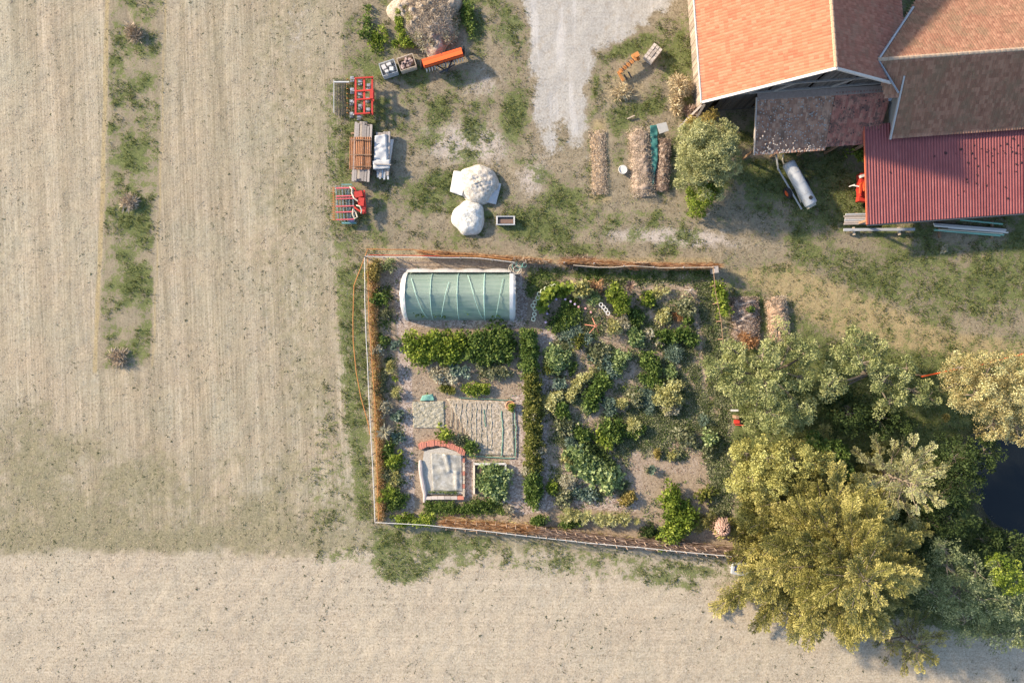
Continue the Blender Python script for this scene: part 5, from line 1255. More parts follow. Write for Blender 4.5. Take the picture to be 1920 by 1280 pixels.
# ------------------------------------------------------------------ plants, one object each
PL = [
 ('potato_row','broad yellow-green left half of the leafy bed below the polytunnel','crop bed',[(780,640),(782,662),(830,640),(850,664),(860,640)],27,.85,'bright','leafy',1.5),
 ('potato_row','darker green right half of the leafy bed below the polytunnel','crop bed',[(885,640),(945,634),(948,655),(885,662)],27,.8,'green','leafy',1.5),
 ('shrub','green shrub knob at the right end of the leafy bed','shrub',[(950,668)],12,.6,'green','bush',1.2),
 ('hedge_row','pointed dark green top section of the long narrow hedge','hedge',[(988,624),(992,660),(993,695)],16,.9,'green','bush',2.4),
 ('hedge_row','olive yellow-flecked middle section of the long narrow hedge','hedge',[(996,700),(998,790),(999,880)],16,.9,'olive','bush',2.4),
 ('hedge_row','dense dark green bottom section of the long narrow hedge','hedge',[(1000,888),(1001,938)],16,.9,'green','bush',2.4),
 ('flower_clump','pale tuft interrupting the long narrow hedge halfway down','flowers',[(998,778)],10,.9,'pale','bush',1),
 ('flower_clump','cream bush leaning from the narrow hedge onto the path','flowers',[(1006,845),(1016,842)],9,.8,'pale','bush',1.),
 ('flower_clump','pale dry plants at the lower join of the narrow hedge','flowers',[(990,880)],14,.7,'pale','feather',1),
 ('goldenrod','golden flowering clump in the top left garden corner','flowers',[(708,497),(700,520)],13,.9,'golden','bush',1.3),
 ('shrub','grey-green shrub right of the golden corner clump','shrub',[(730,498)],12,.7,'shade','bush',1),
 ('shrub','dark green star-leaved shrub level with the polytunnel foot','shrub',[(715,560)],17,.8,'green','leafy',1),
 ('herb','wispy dull herb below the star-leaved shrub','herb',[(722,590)],12,.4,'mixed','feather',.7),
 ('cabbage','blue-green cabbage beside the path left of the leafy bed','cabbage',[(744,647)],10,.35,'bluegreen','cabbage',2),
 ('herb','green herb patch left of the blue-green cabbage','herb',[(718,640)],12,.5,'green','bush',.8),
 ('dome_plant','pale grey dome of leaves against the left fence','plant',[(707,655)],10,.6,'pale','bush',1.4),
 ('dill','tall yellow-green dill spray by the left path','herb',[(734,680),(737,700)],8,.7,'paleyellow','feather',.8),
 ('lettuce','small bright lettuce below the dill','lettuce',[(741,709)],7,.25,'bright','cabbage',1.5),
 ('herb','mauve-flecked herb near the left fence','herb',[(715,708),(712,735)],11,.5,'mixed','feather',1),
 ('herb','tall light sprays beside the path, lower of the two','herb',[(742,735)],9,.6,'paleyellow','feather',1),
 ('shrub','pale bushy plant on the left border above the blue cabbages','shrub',[(721,763)],14,.7,'pale','bush',1),
 ('cabbage','big blue-grey cabbage on the left border','cabbage',[(745,776)],12,.4,'bluegreen','cabbage',2.5),
 ('fern_tuft','feathery cream tuft on the left border','fern',[(722,808)],16,.7,'pale','spiky',1),
 ('cabbage','teal cabbage touching the left path above the bright herbs','cabbage',[(749,818)],11,.4,'bluegreen','cabbage',2.5),
 ('shrub','bright green herbs left of the teal cabbage','herb',[(733,830),(728,850)],11,.5,'green','leafy',1.2),
 ('shrub','mixed yellow-green shrub, wide, on the lower left border','shrub',[(732,868),(748,858)],15,.7,'bright','bush',1),
 ('lavender','lilac-grey tuft on the lower left border','herb',[(722,888)],12,.5,'mixed','feather',1),
 ('shrub','pale yellow shrub above the large-leaved plant','shrub',[(738,893)],15,.6,'paleyellow','bush',.8),
 ('large_leaf_plant','bright plant with very large leaves in the lower left border','plant',[(731,918),(728,930)],20,.9,'bright','spiky',1.1),
 ('shrub','dark green bush below the large-leaved plant','shrub',[(738,945),(750,928)],17,.6,'green','bush',1.3),
 ('creeper','light green creeper over the bottom rail, left of the dead hedge','creeper',[(748,972),(775,972),(812,972)],12,.9,'bright','bush',1.2),
 ('vegetable_row','whitish flowering vegetables left end of the row under the leafy bed','vegetables',[(815,702),(845,700),(850,715)],14,.5,'pale','bush',.8),
 ('kale_row','blue-grey kale in the middle of the row under the leafy bed','kale',[(852,692),(880,700)],12,.5,'bluegreen','cabbage',1.6),
 ('vegetable_row','green vegetables at the right end of the row under the leafy bed','vegetables',[(900,690),(925,700),(948,698)],14,.5,'mixed','bush',.9),
 ('shrub','low bright green bush alone above the netted plot','shrub',[(875,729),(915,730)],10,.45,'bright','bush',1.2),
 ('grass_edge','thin olive plant row left of the low bright bush','plants',[(828,724),(850,732)],6,.3,'olive','feather',1),
 ('shrub','yellow-green bush on the brick arc','shrub',[(836,812)],13,.7,'bright','leafy',1.3),
 ('shrub','round dark green bush right of the brick arc','shrub',[(884,838)],14,.6,'green','leafy',1.1),
 ('shrub','low brown-green growth between the two bushes at the brick arc','shrub',[(862,824)],13,.35,'mixed','bush',1),
 ('lawn_clump','dark grass bank below the framed bed','grass',[(800,948),(860,952),(920,945)],12,.25,'green','feather',.7),
 ('flower_clump','small cream and yellow flower tuft at the grass bank end','flowers',[(953,955)],8,.4,'pale','bush',1),
 ('shrub','dark green bush at the bottom end of the centre path','shrub',[(1003,972),(1015,975)],13,.6,'green','bush',1.3),
 ('climbing_squash','yellow-green squash climbing the left part of the ring arc','squash plant',[(1014,575),(1025,552),(1050,542),(1075,545)],10,1.1,'bright','squash',1.2),
 ('climbing_squash','paler squash leaves at the crown of the ring arc','squash plant',[(1080,538),(1100,548)],13,1.1,'paleyellow','squash',1.2),
 ('shade_planting','dark green low planting enclosed by the ring arc','plants',[(1055,585),(1075,575),(1060,610),(1035,600)],18,.35,'green','bush',.9),
 ('shrub','green bush between ring arc and yellow bush','shrub',[(1115,562)],13,.7,'squash','bush',1),
 ('elder_bush','tall yellow-green bush beside the short ring row','bush',[(1150,548),(1160,562),(1163,582)],17,1.4,'bright','bush',1.3),
 ('pale_bush','cream-green bush below the yellow bush','bush',[(1150,612)],13,.8,'paleyellow','bush',1),
 ('shrub','grey sage bush right of the cream-green bush','shrub',[(1165,605)],12,.6,'pale','feather',1),
 ('dry_flowers','reddish dry flowers above the arc crown','flowers',[(1118,535)],10,.6,'orange','feather',.8),
 ('vegetables','bluish low vegetables below the ring arc','vegetables',[(1060,620),(1080,630)],16,.35,'bluegreen','feather',.7),
 ('shrub','yellow-flecked plant beside the reddish cane tripod','plant',[(1085,638)],14,.5,'olive','leafy',1),
 ('shrub','blue-green plant right of the yellow-flecked one','plant',[(1102,636)],9,.5,'bluegreen','bush',1),
 ('large_shrub','big round mixed green shrub beside the centre path, upper','shrub',[(1040,665),(1043,685)],20,.9,'squash','bush',1.2),
 ('shrub','yellow-edged growth on the left of the big round shrub','shrub',[(1026,678),(1028,700)],8,.6,'olive','bush',1.2),
 ('shrub','small dark bush below right of the big round shrub','shrub',[(1075,690)],9,.4,'green','bush',1.3),
 ('shrub','pale grey-green flowering bush in the middle of the right garden','shrub',[(1122,655),(1125,680)],15,.6,'mixed','leafy',1),
 ('kale','large blue-green kale group in the middle of the right garden','kale',[(1133,672),(1145,690),(1140,700)],14,.6,'bluegreen','leafy',1.2),
 ('kale','dusky blue cabbage left of the kale group','cabbage',[(1110,668)],8,.3,'bluegreen','cabbage',2),
 ('shrub','green shrub with cream tips right of the kale group','shrub',[(1165,665),(1158,690)],14,.8,'squash','bush',1.2),
 ('shrub','bright cream-green plant at the bend of the beds','plant',[(1187,625),(1195,640)],13,.7,'squash','leafy',1.3),
 ('herb','silver herb beside the bean row','herb',[(1218,628)],9,.5,'pale','leafy',1),
 ('bean_row','dark green bean row running right across the upper beds','beans',[(1232,632),(1258,632),(1280,622),(1296,640)],10,.8,'green','leafy',1.5),
 ('low_greens','bright green low bush north of the bean row','greens',[(1213,562)],13,.5,'bright','leafy',1.3),
 ('low_greens','dark foliage between yellow bush and sandy patch','greens',[(1192,588),(1180,605),(1200,600)],12,.4,'green','bush',1),
 ('pale_spray','pale spreading sprays above the bright low bush','plants',[(1225,552),(1250,548)],8,.4,'paleyellow','feather',.7),
 ('dry_fan','fan of bare pinkish twigs near the top fence','twigs',[(1180,537)],12,.9,'brush','spiky',1),
 ('agave_like_plant','pale star-shaped plant alone on the sandy patch','plant',[(1243,593)],13,.7,'paleyellow','bush',1.2),
 ('orange_twigs','bright orange twigs right of the star-shaped plant','twigs',[(1268,595)],8,.2,'orange','feather',.5),
 ('rose_bush','grey-green rose bush near the right fence','rose bush',[(1280,567),(1287,582)],14,.9,'mixed','leafy',1.2),
 ('herb','dark thin herb below the rose bush','herb',[(1288,600)],9,.5,'green','bush',1),
 ('leek_group','tall bluish leek leaves below the bean row','leeks',[(1265,655),(1260,668)],13,.7,'bluegreen','feather',1),
 ('shrub','green bush with a bright tip left of the bluish leeks','shrub',[(1212,672),(1228,690)],15,.8,'green','bush',1.2),
 ('shrub','light cream-green bush below the bluish leeks','shrub',[(1258,696)],11,.5,'squash','bush',1.1),
 ('low_greens','dark green strip leading down from the middle bush','greens',[(1205,705),(1225,715),(1240,725)],9,.4,'green','bush',1.3),
 ('blue_cabbage','whitish blue cabbage beside the centre path','cabbage',[(1050,718)],12,.4,'bluegreen','cabbage',3),
 ('arc_border','pale yellow curved flower border, left half of the spiral bed','flower border',[(1032,770),(1032,750),(1045,742)],11,.6,'paleyellow','bush',1.2),
 ('arc_border','pale yellow curved border arm reaching up to the right','flower border',[(1065,752),(1078,728),(1092,708),(1112,696)],8,.6,'paleyellow','bush',1.2),
 ('shrub','dark round shrub inside the pale curved border','shrub',[(1050,762),(1055,775)],14,.7,'green','leafy',1.3),
 ('crescent_hedge','deep green crescent of leafy crop in the spiral bed','crop',[(1138,708),(1118,722),(1108,745),(1105,762)],15,.7,'green','leafy',1.5),
 ('low_greens','pale green tip at the bottom of the deep green crescent','greens',[(1100,762)],10,.4,'squash','feather',1),
 ('shrub','blue-green plant in the spiral centre, left','plant',[(1143,752),(1142,768)],11,.6,'bluegreen','bush',1.2),
 ('flower_dome','creamy yellow flower dome in the spiral centre','flowers',[(1165,758)],9,.7,'paleyellow','bush',2.6),
 ('shrub','mid green plant right of the creamy flower dome','plant',[(1185,752),(1195,745)],12,.5,'mixed','leafy',1),
 ('herb_patch','hazy blue-green herb patch right of the spiral centre','herbs',[(1210,735),(1220,760)],15,.3,'bluegreen','feather',.7),
 ('artichoke','large pale spiky artichoke, biggest plant right of the spiral','artichoke',[(1250,736),(1254,748)],24,1.0,'paleyellow','bush',1.5),
 ('artichoke','smaller pale spiky artichoke just below the biggest one','artichoke',[(1257,764)],15,.7,'pale','bush',1.3),
 ('bush','dark green bush below the creamy flower dome','bush',[(1135,800),(1150,815),(1150,795)],17,.8,'green','leafy',1.4),
 ('bush','bright green bush between the dark bush and the squash band','bush',[(1128,815),(1140,832)],13,.7,'bright','leafy',1.2),
 ('spiky_yellow','yellow sword-leaved clump right of the dark bush','plant',[(1190,797)],13,.8,'paleyellow','feather',1),
 ('bush','green foliage round the yellow sword-leaved clump','bush',[(1180,802),(1200,805)],12,.5,'green','bush',1.2),
 ('bush','mottled bush at the upper end of the squash band','bush',[(1052,795),(1065,800)],16,.6,'mixed','leafy',1.2),
 ('bush','dark green bush right beside the mottled one','bush',[(1085,805),(1095,820)],14,.7,'green','bush',1.3),
 ('flower_clump','blue-white flower strip left of the squash band','flowers',[(1066,822),(1075,835)],9,.4,'bluegreen','bush',1),
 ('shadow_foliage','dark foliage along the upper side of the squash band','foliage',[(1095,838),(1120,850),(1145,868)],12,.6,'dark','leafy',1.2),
 ('squash_band','upper half of the broad band of round squash leaves','squash plant',[(1080,855),(1100,870),(1115,880)],24,.8,'squash','squash',1.7),
 ('squash_band','lower half of the broad squash leaf band, bluer green','squash plant',[(1128,882),(1145,900)],22,.8,'squash','squash',1.7),
 ('yellow_edge','yellow-edged plants at the lower left rim of the squash band','plants',[(1060,850),(1075,878)],7,.35,'paleyellow','leafy',1),
 ('low_greens','green herb by the centre path level with the squash band foot','greens',[(1033,905),(1035,915)],8,.5,'bright','leafy',1.2),
 ('flower_clump','fluffy whitish flowers near the foot of the centre path','flowers',[(1065,903)],13,.6,'pale','feather',1.2),
 ('herb','mottled silver herb below the fluffy whitish flowers','herb',[(1050,930),(1062,935)],14,.5,'mixed','leafy',1),
 ('blue_strip','blue-green strip of brassicas above the pale row','brassicas',[(1075,920),(1110,925)],11,.4,'bluegreen','leafy',1),
 ('orange_flowers','orange flowering clump at the right end of the brassica strip','flowers',[(1172,937),(1185,932)],11,.5,'golden','bush',1.1),
 ('pale_row','long spiky pale yellow row above the bottom dead hedge','flower row',[(1052,962),(1090,965),(1130,970),(1190,972)],14,.8,'paleyellow','spiky',2.2),
 ('low_greens','green leaves between the pale row and the dead hedge','greens',[(1055,978),(1090,980)],9,.4,'green','leafy',1),
 ('currant_bush','large bright yellow-green currant bush, upper part, bottom right','bush',[(1252,915),(1258,940)],16,1.3,'bright','leafy',1.4),
 ('currant_bush','wide lower part of the bright currant bush, bottom right','bush',[(1250,960),(1285,960),(1272,985),(1250,1000)],22,1.2,'bright','leafy',1.5),
 ('low_greens','dark greens under the left side of the currant bush','greens',[(1222,990),(1215,1000)],14,.4,'dark','bush',1),
 ('sparse_shrub','sparse yellow-green shrub between currant bush and trees','shrub',[(1310,935),(1330,920)],12,.5,'olive','leafy',.6),
 ('small_flower','orange flower head below the hazy herb patch','flower',[(1231,848)],6,.5,'golden','bush',1.3),
 ('small_shrub','cream-green shrub right of the orange flower head','shrub',[(1260,853)],9,.5,'paleyellow','leafy',1.1),
 ('small_cabbage','lone blue-green cabbage on the bare soil','cabbage',[(1226,882)],9,.35,'bluegreen','cabbage',2.5),
 ('shrub','grey-green spreading shrub in the right beds','shrub',[(1275,815),(1290,820)],16,.6,'mixed','leafy',1),
 ('shrub','pale green shrub by the right garden edge','shrub',[(1325,815),(1330,825)],12,.8,'squash','leafy',1.1),
 ('shrub','green shrub below the pale one at the right garden edge','shrub',[(1325,845)],11,.5,'mixed','bush',1),
 ('herb','thin herb above the pale shrub at the right garden edge','herb',[(1320,785)],8,.4,'bluegreen','feather',.8),
 ('dry_tuft','dry pink-white flower tuft left of the bean row','flowers',[(1235,641)],6,.4,'pale','bush',1),
 ('herb','grey herb below the pale shrub on the lower right','herb',[(1348,960)],9,.4,'mixed','feather',.8),
]
for e in PL:
    name, lab, cat, pts, r_, h_, pal, sty, dens = e
    if pts[0][0] > 1018 and sty != 'spiky': r_ = r_*1.10
    plant(name, lab, cat, pts, r_, h_, pal, sty, dens*1.15)
# fill-in seedlings, many kinds, growing low between the beds of the right garden (countless)
rng2 = np.random.default_rng(5)
# round flower heads under the arc
FLW = [('leftmost','lilac',1023,604),('second from left','lilac',1026,588),('third from left','lilac',1028,573),('fourth from left','lilac',1043,561),('fifth from left','lilac',1060,561),('sixth from left','lilac',1070,565),
       ('seventh from left','lilac',1078,570),('leftmost','pink_flower',1085,575),('second from left','pink_flower',1098,578),('third from left','pink_flower',1108,585)]
for od, m_, x, y in FLW:
    mb = MB(); c = W(x, y, .5)
    for k in range(7):
        a = k*2*math.pi/7; mb.bar(c, c + [math.cos(a)*.085, math.sin(a)*.085, -.02], .045, .02)
    mb.tube([c - [0,0,.5], c], .012, 4); o = mb.build('flower', M[m_])
    tag(o, '%s %s flower head of the bow under the ring arc' % (od, 'pink' if m_ == 'pink_flower' else 'pale mauve'), 'flower', 'flower heads under the ring arc')
# cane tripods
def tripod(x, y, r, h, mat, lab, n=5):
    t = thing('cane_tripod', x, y, lab, 'canes'); top = W(x, y) + [0,0,h]
    for k in range(n):
        a = 2*math.pi*k/n + .4; mb = MB(); mb.tube([W(x, y) + [math.cos(a)*r, math.sin(a)*r, 0], top + [-math.cos(a)*.08, -math.sin(a)*.08, .15]], .028, 5); part(t, mb, 'cane', mat)
tripod(1112, 612, .65, 1.8, M['brick'], 'reddish cane tripod below the ring arc')
tripod(1290, 545, .3, 1.2, M['wood_grey'], 'small grey cane tripod near the top fence') 
# teepee of split logs
t = thing('wood_pile', 1347, 990, 'conical pile of upright pinkish split logs beside the currant bush', 'wood pile')
for k in range(64):
    a = k*2.39996; r0 = .12 + .66*math.sqrt(k/64); c = W(1350, 985)
    mb = MB(); mb.bar(c + [math.cos(a)*r0*1.15, math.sin(a)*r0*1.15, 0], c + [math.cos(a)*r0*.72, math.sin(a)*r0*.72, 1.5 - .75*k/64], .10, .085); part(t, mb, 'log', solid('pink_split_log', (.40,.27,.22), .85, var=.4) if k == 0 else bpy.data.materials['pink_split_log'])
# cart half hidden by conifer
t = thing('hand_cart', 1384, 1060, 'blue and grey cart half hidden beneath the big conifer', 'cart')
mb = MB(); mb.box(W(1386, 1064, .35), (1.2,.9,.3), -.15); part(t, mb, 'tray', M['galv'])
mb = MB(); mb.box(W(1387, 1066, .67), (.8,.5,.04), -.15); part(t, mb, 'cover', M['blue'])
mb = MB(); mb.bar(W(1368,1052,.5), W(1400,1058,.7), .07); mb.bar(W(1368,1062,.5), W(1400,1074,.6), .06); part(t, mb, 'rail', M['white'])
mb = MB(); mb.box(W(1372,1048,.5), (.25,.3,.2)); part(t, mb, 'handle', M['brick'])
for s in (-1, 1): mb = MB(); mb.ring(W(1386 + s*12, 1066, .2), .17, .05, 12, 5, axis='x'); part(t, mb, 'wheel', M['rubber'])
t = thing('garden_bench', 1382, 786, 'small red seat with white-topped post under the apple tree', 'bench')
mb = MB(); mb.box(W(1381, 790, .4), (.42,.3,.08)); mb.bar(W(1378,796,.4), W(1396,797,.45), .07, .06); part(t, mb, 'seat', M['red'])
mb = MB(); mb.box(W(1376, 780, 0), (.22,.22,.9)); part(t, mb, 'post', M['wood_brown']); mb = MB(); mb.box(W(1377, 769, .9), (.55,.14,.06)); part(t, mb, 'top_board', M['white'])
for s in (-1, 1): mb = MB(); mb.box(W(1381 + s*5, 790, 0), (.06,.3,.4)); part(t, mb, 'leg', M['wood_brown'])
t = thing('barrier_bar', 1830, 690, 'long orange-red bar running under the tan willow tree', 'barrier')
mb = MB(); mb.tube([W(1728,706,1.3), W(1780,695,1.3), W(1830,686,1.3), W(1925,662,1.3)], .055, 6); part(t, mb, 'bar', M['orange'])
for x, y in ((1735,704),(1800,692),(1880,676)): mb = MB(); q = W(x, y, 1.3); mb.tube([(q[0], q[1], 0), q], .06, 6); part(t, mb, 'post', M['wood_brown'])
plant('yellow_flowers', 'small yellow flowering plant in the shade by the pond', 'flowers', [(1767,782)], 6, .6, 'golden')

# ------------------------------------------------------------------ trees
def tree(name, label, base, lobes, pal, leaf, per=60, cr=.42, trunk_r=.18, dens=1.0, open_=.55, cat='tree', branches=True, shape=None, group=None):
    """lobes: (px, py, radius_px, height of its middle m, half height m)"""
    b = W(*base); t = empty(name, (b[0], b[1], 0), 0, label, cat, group)
    Cn = []; Rr = []; tops = []
    for (x, y, r, hc, hv) in lobes:
        c = W(x, y, hc); rm = r/25*(H-hc)/H; tops.append(c)
        m = int(4.2*rm*rm/(cr*cr)*dens*.75)
        d = unit(m); f_ = rng.uniform(open_, 1, m)**.6*(1 + .12*np.sin(d[:, 0]*7 + x) + .1*np.sin(d[:, 1]*9 + y))
        Cn.append(c + d*f_[:, None]*np.array([rm, rm, hv])*.9); Rr.append(np.full(m, 1.))
    Cn = np.concatenate(Cn); Cn[:, 2] = np.maximum(Cn[:, 2], .35)
    A = clump_leaves(Cn, cr*rng.uniform(.6, 1.3, len(Cn)), per, *leaf, up=.45)
    me = leaves(*A, name='crown'); adopt(place('crown', me, L[pal]), t)
    mb = MB(); top = np.mean(tops, 0); hub = np.array([b[0]*.7+top[0]*.3, b[1]*.7+top[1]*.3, max(.8, top[2]*.45)])
    mb.tube([b - [0,0,.1], b*.8 + hub*.2 + [0,0,.1], hub], [trunk_r*1.3, trunk_r*1.05, trunk_r*.85], 9)
    for c in tops:
        midp = (hub + c)/2 + np.array([0,0,.2]) + rng.normal(size=3)*.15; mb.tube([hub, midp, c], [trunk_r*.6, trunk_r*.4, trunk_r*.2], 6)
        near = Cn[np.argsort(np.linalg.norm(Cn - c, axis=1))][::max(1, len(Cn)//(12*len(tops)) or 1)][:9]
        for q in near: mb.tube([c, (c+q)/2 + rng.normal(size=3)*.08, q], [trunk_r*.2, trunk_r*.13, trunk_r*.05], 4)
    part(t, mb, 'trunk', M['bark']); return t

tree('pear_tree', 'round dense pale green fruit tree between compost rows and mossy lean-to', (1318,300),
     [(1322,290,52,3.0,2.0),(1300,262,34,3.2,1.4),(1345,262,40,3.3,1.4),(1352,305,36,3.0,1.6),(1300,320,36,2.8,1.6),(1330,335,40,2.4,1.6),(1318,255,30,3.6,1.2)], 'pear', (.15,.06), 85, .34, .16, .95)
tree('small_tree', 'olive low shoots below the round pale fruit tree', (1318,375), [(1312,372,26,1.3,1.1),(1330,360,22,1.4,1.0),(1308,395,13,.7,.6)], 'bright', (.16,.07), 60, .3, .08, 1., cat='shrub')
tree('small_tree', 'orange-tipped bush squeezed between barn corner and fruit tree', (1300,232), [(1300,238,20,1.6,1.),(1325,226,14,2.2,.9),(1334,218,8,2.8,.7)], 'golden', (.15,.06), 50, .25, .07, 1., cat='shrub')
tree('apple_tree', 'wide irregular apple tree beside the right garden fence', (1425,700),
     [(1350,690,36,3.0,1.2),(1375,655,26,3.0,1.),(1385,720,36,3.0,1.3),(1430,665,34,3.4,1.2),(1480,650,30,3.0,1.1),(1510,665,26,2.8,1.1),(1435,725,38,3.5,1.3),(1495,705,30,3.0,1.2),
      (1445,775,42,3.2,1.4),(1500,765,32,2.9,1.2),(1470,795,28,2.6,1.1),(1410,790,16,2.2,.8),(1460,612,12,2.4,.5)], 'apple', (.135,.08), 105, .40, .22, .68, .5)
tree('apple_tree', 'gappy apple tree reaching thin branches upward, between the two pale trees', (1620,700),
     [(1600,640,26,3.2,.9),(1640,640,18,3.2,.7),(1580,660,20,3.0,.8),(1615,680,30,3.4,1.1),(1560,715,30,3.0,1.1),(1545,740,16,2.6,.8),(1660,710,32,3.2,1.1),(1700,690,20,3.0,.9),(1710,730,36,3.0,1.2),(1665,755,26,2.6,1.),(1740,745,18,2.6,.8),(1650,660,14,3,.6)], 'apple', (.135,.08), 100, .38, .2, .64, .5)
tree('dark_tree', 'dark green undergrowth tree shaded between the two apple trees', (1600,770), [(1590,775,44,1.6,1.1),(1650,790,40,1.5,1.),(1560,740,30,1.4,.9),(1690,790,26,1.4,.9)], 'dark', (.17,.10), 46, .36, .1, .8)
tree('willow_tree', 'large tan-leaved tree at the right picture edge above the pond', (1850,730),
     [(1800,690,34,4.2,1.5),(1850,700,46,4.8,1.7),(1900,700,46,4.6,1.7),(1825,740,42,4.4,1.6),(1880,750,50,4.8,1.8),(1930,760,44,4.4,1.6),(1860,795,30,3.6,1.2),(1905,800,32,3.8,1.2),(1790,720,24,3.4,1.2),(1950,700,40,4.4,1.5)], 'tan', (.13,.07), 105, .42, .24, .72, .5)
tree('hazel_bush', 'yellow-lime bushy tree above left of the big conifer', (1440,880),
     [(1400,850,32,2.4,1.3),(1440,860,42,3.2,1.6),(1490,860,40,3.4,1.5),(1410,900,40,2.8,1.5),(1460,910,46,3.2,1.5),(1380,905,20,2.0,1.),(1530,870,30,2.8,1.3)], 'lime', (.13,.08), 95, .38, .16, .8, .5)
tree('green_bush', 'fresh green bush between apple tree and lime bush', (1540,845), [(1530,835,26,1.8,1.),(1565,850,26,1.8,1.),(1575,880,24,1.8,1.)], 'green', (.15,.10), 55, .32, .1, 1., cat='shrub')
tree('dark_tree', 'broad dark tree shading the left bank of the pond', (1790,880), [(1790,855,44,3.0,1.5),(1845,850,36,2.8,1.3),(1800,905,44,3.0,1.5),(1760,930,40,3,1.5),(1780,970,44,2.8,1.4),(1740,985,36,2.6,1.3)], 'dark', (.17,.09), 52, .38, .18, .85)
tree('dark_tree', 'low dark bushes on the lower bank of the pond', (1860,1010), [(1840,1010,36,1.8,1.1),(1890,1025,36,1.8,1.1),(1930,1040,30,1.8,1.)], 'dark', (.17,.09), 48, .36, .12, .9)
tree('thin_tree', 'thin grey-green tree with bare visible limbs right of the conifer', (1790,1095), [(1775,1060,42,4.0,1.4),(1830,1070,38,3.8,1.3),(1790,1115,48,4.0,1.4),(1745,1110,36,3.6,1.4),(1770,1028,28,4.0,1.2),(1845,1125,42,3.6,1.3),(1810,1165,44,3.2,1.3)], 'shade', (.15,.055), 40, .40, .2, .8)
tree('yellow_bush', 'sunlit yellow-green bush at the lower right edge', (1880,1075), [(1875,1065,28,4.2,1.3),(1898,1088,26,4.0,1.2)], 'bright', (.15,.09), 48, .3, .1, .9, cat='shrub')
tree('dark_tree', 'green thicket along the bottom of the right edge', (1900,1160), [(1890,1130,36,2.8,1.2),(1912,1180,38,2.6,1.2),(1870,1190,30,2.2,1.1)], 'shade', (.15,.07), 40, .34, .1, .8)
tree('dark_tree', 'dark thicket between conifer and pond bank', (1700,1000), [(1690,985,34,1.6,1.),(1720,1040,36,1.6,1.),(1680,1030,30,1.5,.9)], 'dark', (.16,.08), 45, .34, .1, .8)

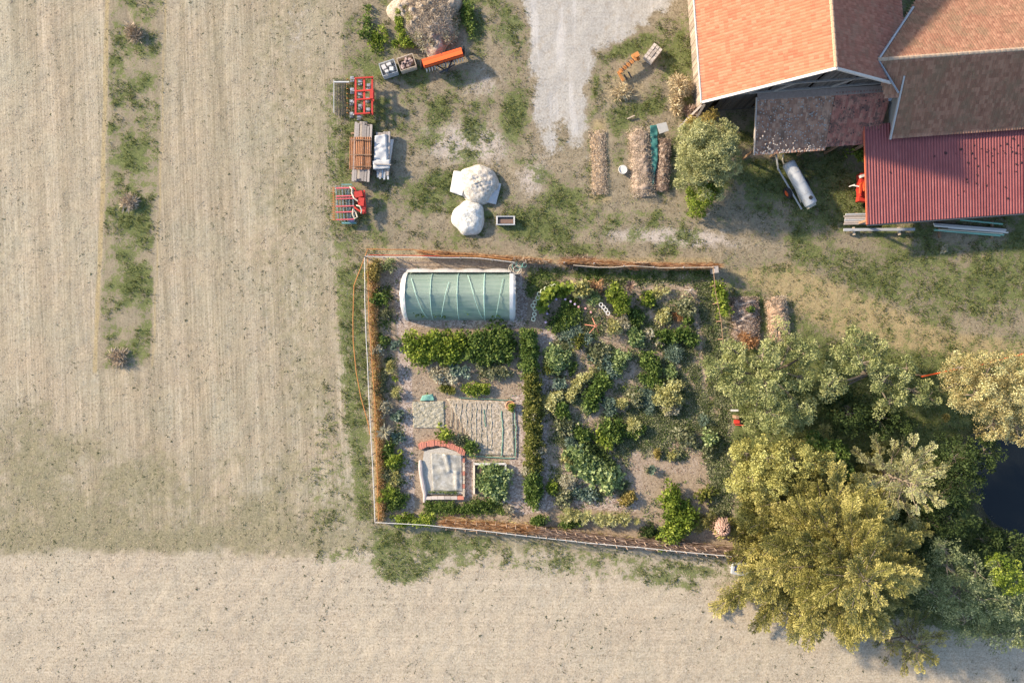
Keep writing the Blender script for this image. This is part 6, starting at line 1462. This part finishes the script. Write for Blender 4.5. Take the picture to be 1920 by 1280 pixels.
def conifer(name, label, base, hgt, R0, pal, whorls, per, leafs, kb=(7, 8), zlow=1.3, power=.6, trunk=.3, droop=.1, cat='conifer', rise=.0, fan=1.3, inner=.5):
    """limbs in whorls; each limb carries a few flat, tilted sprays near its end, so that dark gaps stay between sprays"""
    b = W(*base); t = empty(name, (b[0], b[1], 0), 0, label, cat); mb = MB()
    mb.tube([b - [0,0,.1], b + [0,0,hgt*.5], b + [0,0,hgt]], [trunk, trunk*.6, .03], 9)
    P = []; D = []; N = []; LL = []; RN = []
    for wi, z_ in enumerate(np.linspace(zlow, hgt*.96, whorls)):
        f_ = (z_ - zlow)/(hgt - zlow); Rz = R0*(1-f_)**power; k = random.randint(*kb) if f_ < .65 else random.randint(4, 5)
        ph = wi*2.4
        for i in range(k):
            a = ph + 2*math.pi*i/k + random.uniform(-.2, .2); Lb = Rz*random.uniform(.72, 1.1)
            if Lb < .3: continue
            dr = np.array([math.cos(a), math.sin(a), 0]); zz0 = z_ + random.uniform(-.35, .35); n_ = 9; sd0 = np.array([-dr[1], dr[0], 0]); bend = random.uniform(-.15, .15)
            pt = [b + Zz*zz0 + dr*Lb*q + sd0*bend*Lb*q*q + Zz*((rise + .15*f_)*Lb*q - droop*Lb*q*q*1.5 + .5*max(0, q-.6)) for q in np.linspace(0, 1, n_)]
            mb.tube(pt, [max(.014, .07*(1-f_*.6)*(1-q*.85)) for q in np.linspace(0, 1, n_)], 4)
            nsp = max(2, int(Lb*(1-inner)/.62)+1); tone = random.uniform(-.1, .3)
            for m in range(nsp):
                q = 1 - (1-inner)*m/max(1, nsp-1)*.95; q = min(.97, q*random.uniform(.95, 1.03))
                p0 = np.array([np.interp(q*(n_-1), range(n_), [pp_[c_] for pp_ in pt]) for c_ in range(3)])
                aa = a + (0 if m == 0 else (1 if m % 2 else -1)*random.uniform(.45, .85)); FL = fan*random.uniform(.75, 1.2)*(.7 + .3*min(1, Lb/4))
                ax = np.array([math.cos(aa), math.sin(aa), random.uniform(-.05, .45)]); ax /= np.linalg.norm(ax)
                roll = random.uniform(-.5, .5); lat = np.array([-math.sin(aa), math.cos(aa), roll]); lat /= np.linalg.norm(lat); p0 = p0 - ax*FL*.35
                mb.tube([p0, p0 + ax*FL*.9], [.022, .008], 3)
                ns = max(5, int(FL*9))
                for s2_ in range(ns):
                    w_ = (s2_+.3)/ns; q0 = p0 + ax*FL*w_; tl = FL*.48*math.sin(math.pi*min(.92, .22+.78*w_))**.8*random.uniform(.75, 1.2) + .06
                    for g2 in (-1, 1):
                        td = ax*.85 + lat*g2*.8 + Zz*random.uniform(-.15, .1); td /= np.linalg.norm(td)
                        kk = max(3, int(tl*per)); s_ = rng.uniform(0, 1, kk)[:, None]
                        P.append(q0 + td*tl*s_ + rng.normal(size=(kk, 3))*.02 - Zz*.10*s_*tl); dd = td + rng.normal(size=(kk, 3))*.35; dd[:, 2] += .1
                        D.append(dd); N.append(np.cross(ax, lat)*np.sign(np.cross(ax, lat)[2]) + rng.normal(size=(kk, 3))*.35); LL.append(np.full(kk, leafs[0])*rng.uniform(.7, 1.3, kk))
                        RN.append(np.clip(rng.uniform(0, .35, kk) + .35*s_[:, 0] + .15*w_ + tone, 0, 1))
    P = np.concatenate(P); LL = np.concatenate(LL)
    me = leaves(P, np.concatenate(D), np.concatenate(N), LL, LL*leafs[1], np.concatenate(RN), name='crown')
    adopt(place('crown', me, L[pal]), t); part(t, mb, 'trunk', M['bark']); print(name, len(P)); return t
conifer('conifer', 'huge olive-gold conifer with feathery sprays, biggest tree of the picture', (1512,1012), 9.5, 7.8, 'conifer', 15, 40, (.13,.38), fan=1.55, inner=.22)
conifer('willow_shrub', 'pale silver-gold tree with finger-like upright branches right of the lime bush', (1650,885), 5.0, 3.3, 'silver', 7, 34, (.11,.42), (7,9), .8, .5, .14, -.05, 'tree', .3, .8, .35)
conifer('small_conifer', 'small bright conifer tip at the lower right foot of the big conifer', (1690,1190), 3.0, 2.3, 'conifer', 5, 34, (.13,.36), (6,8), .5, .7, .1, .05, 'conifer', .1, .9)
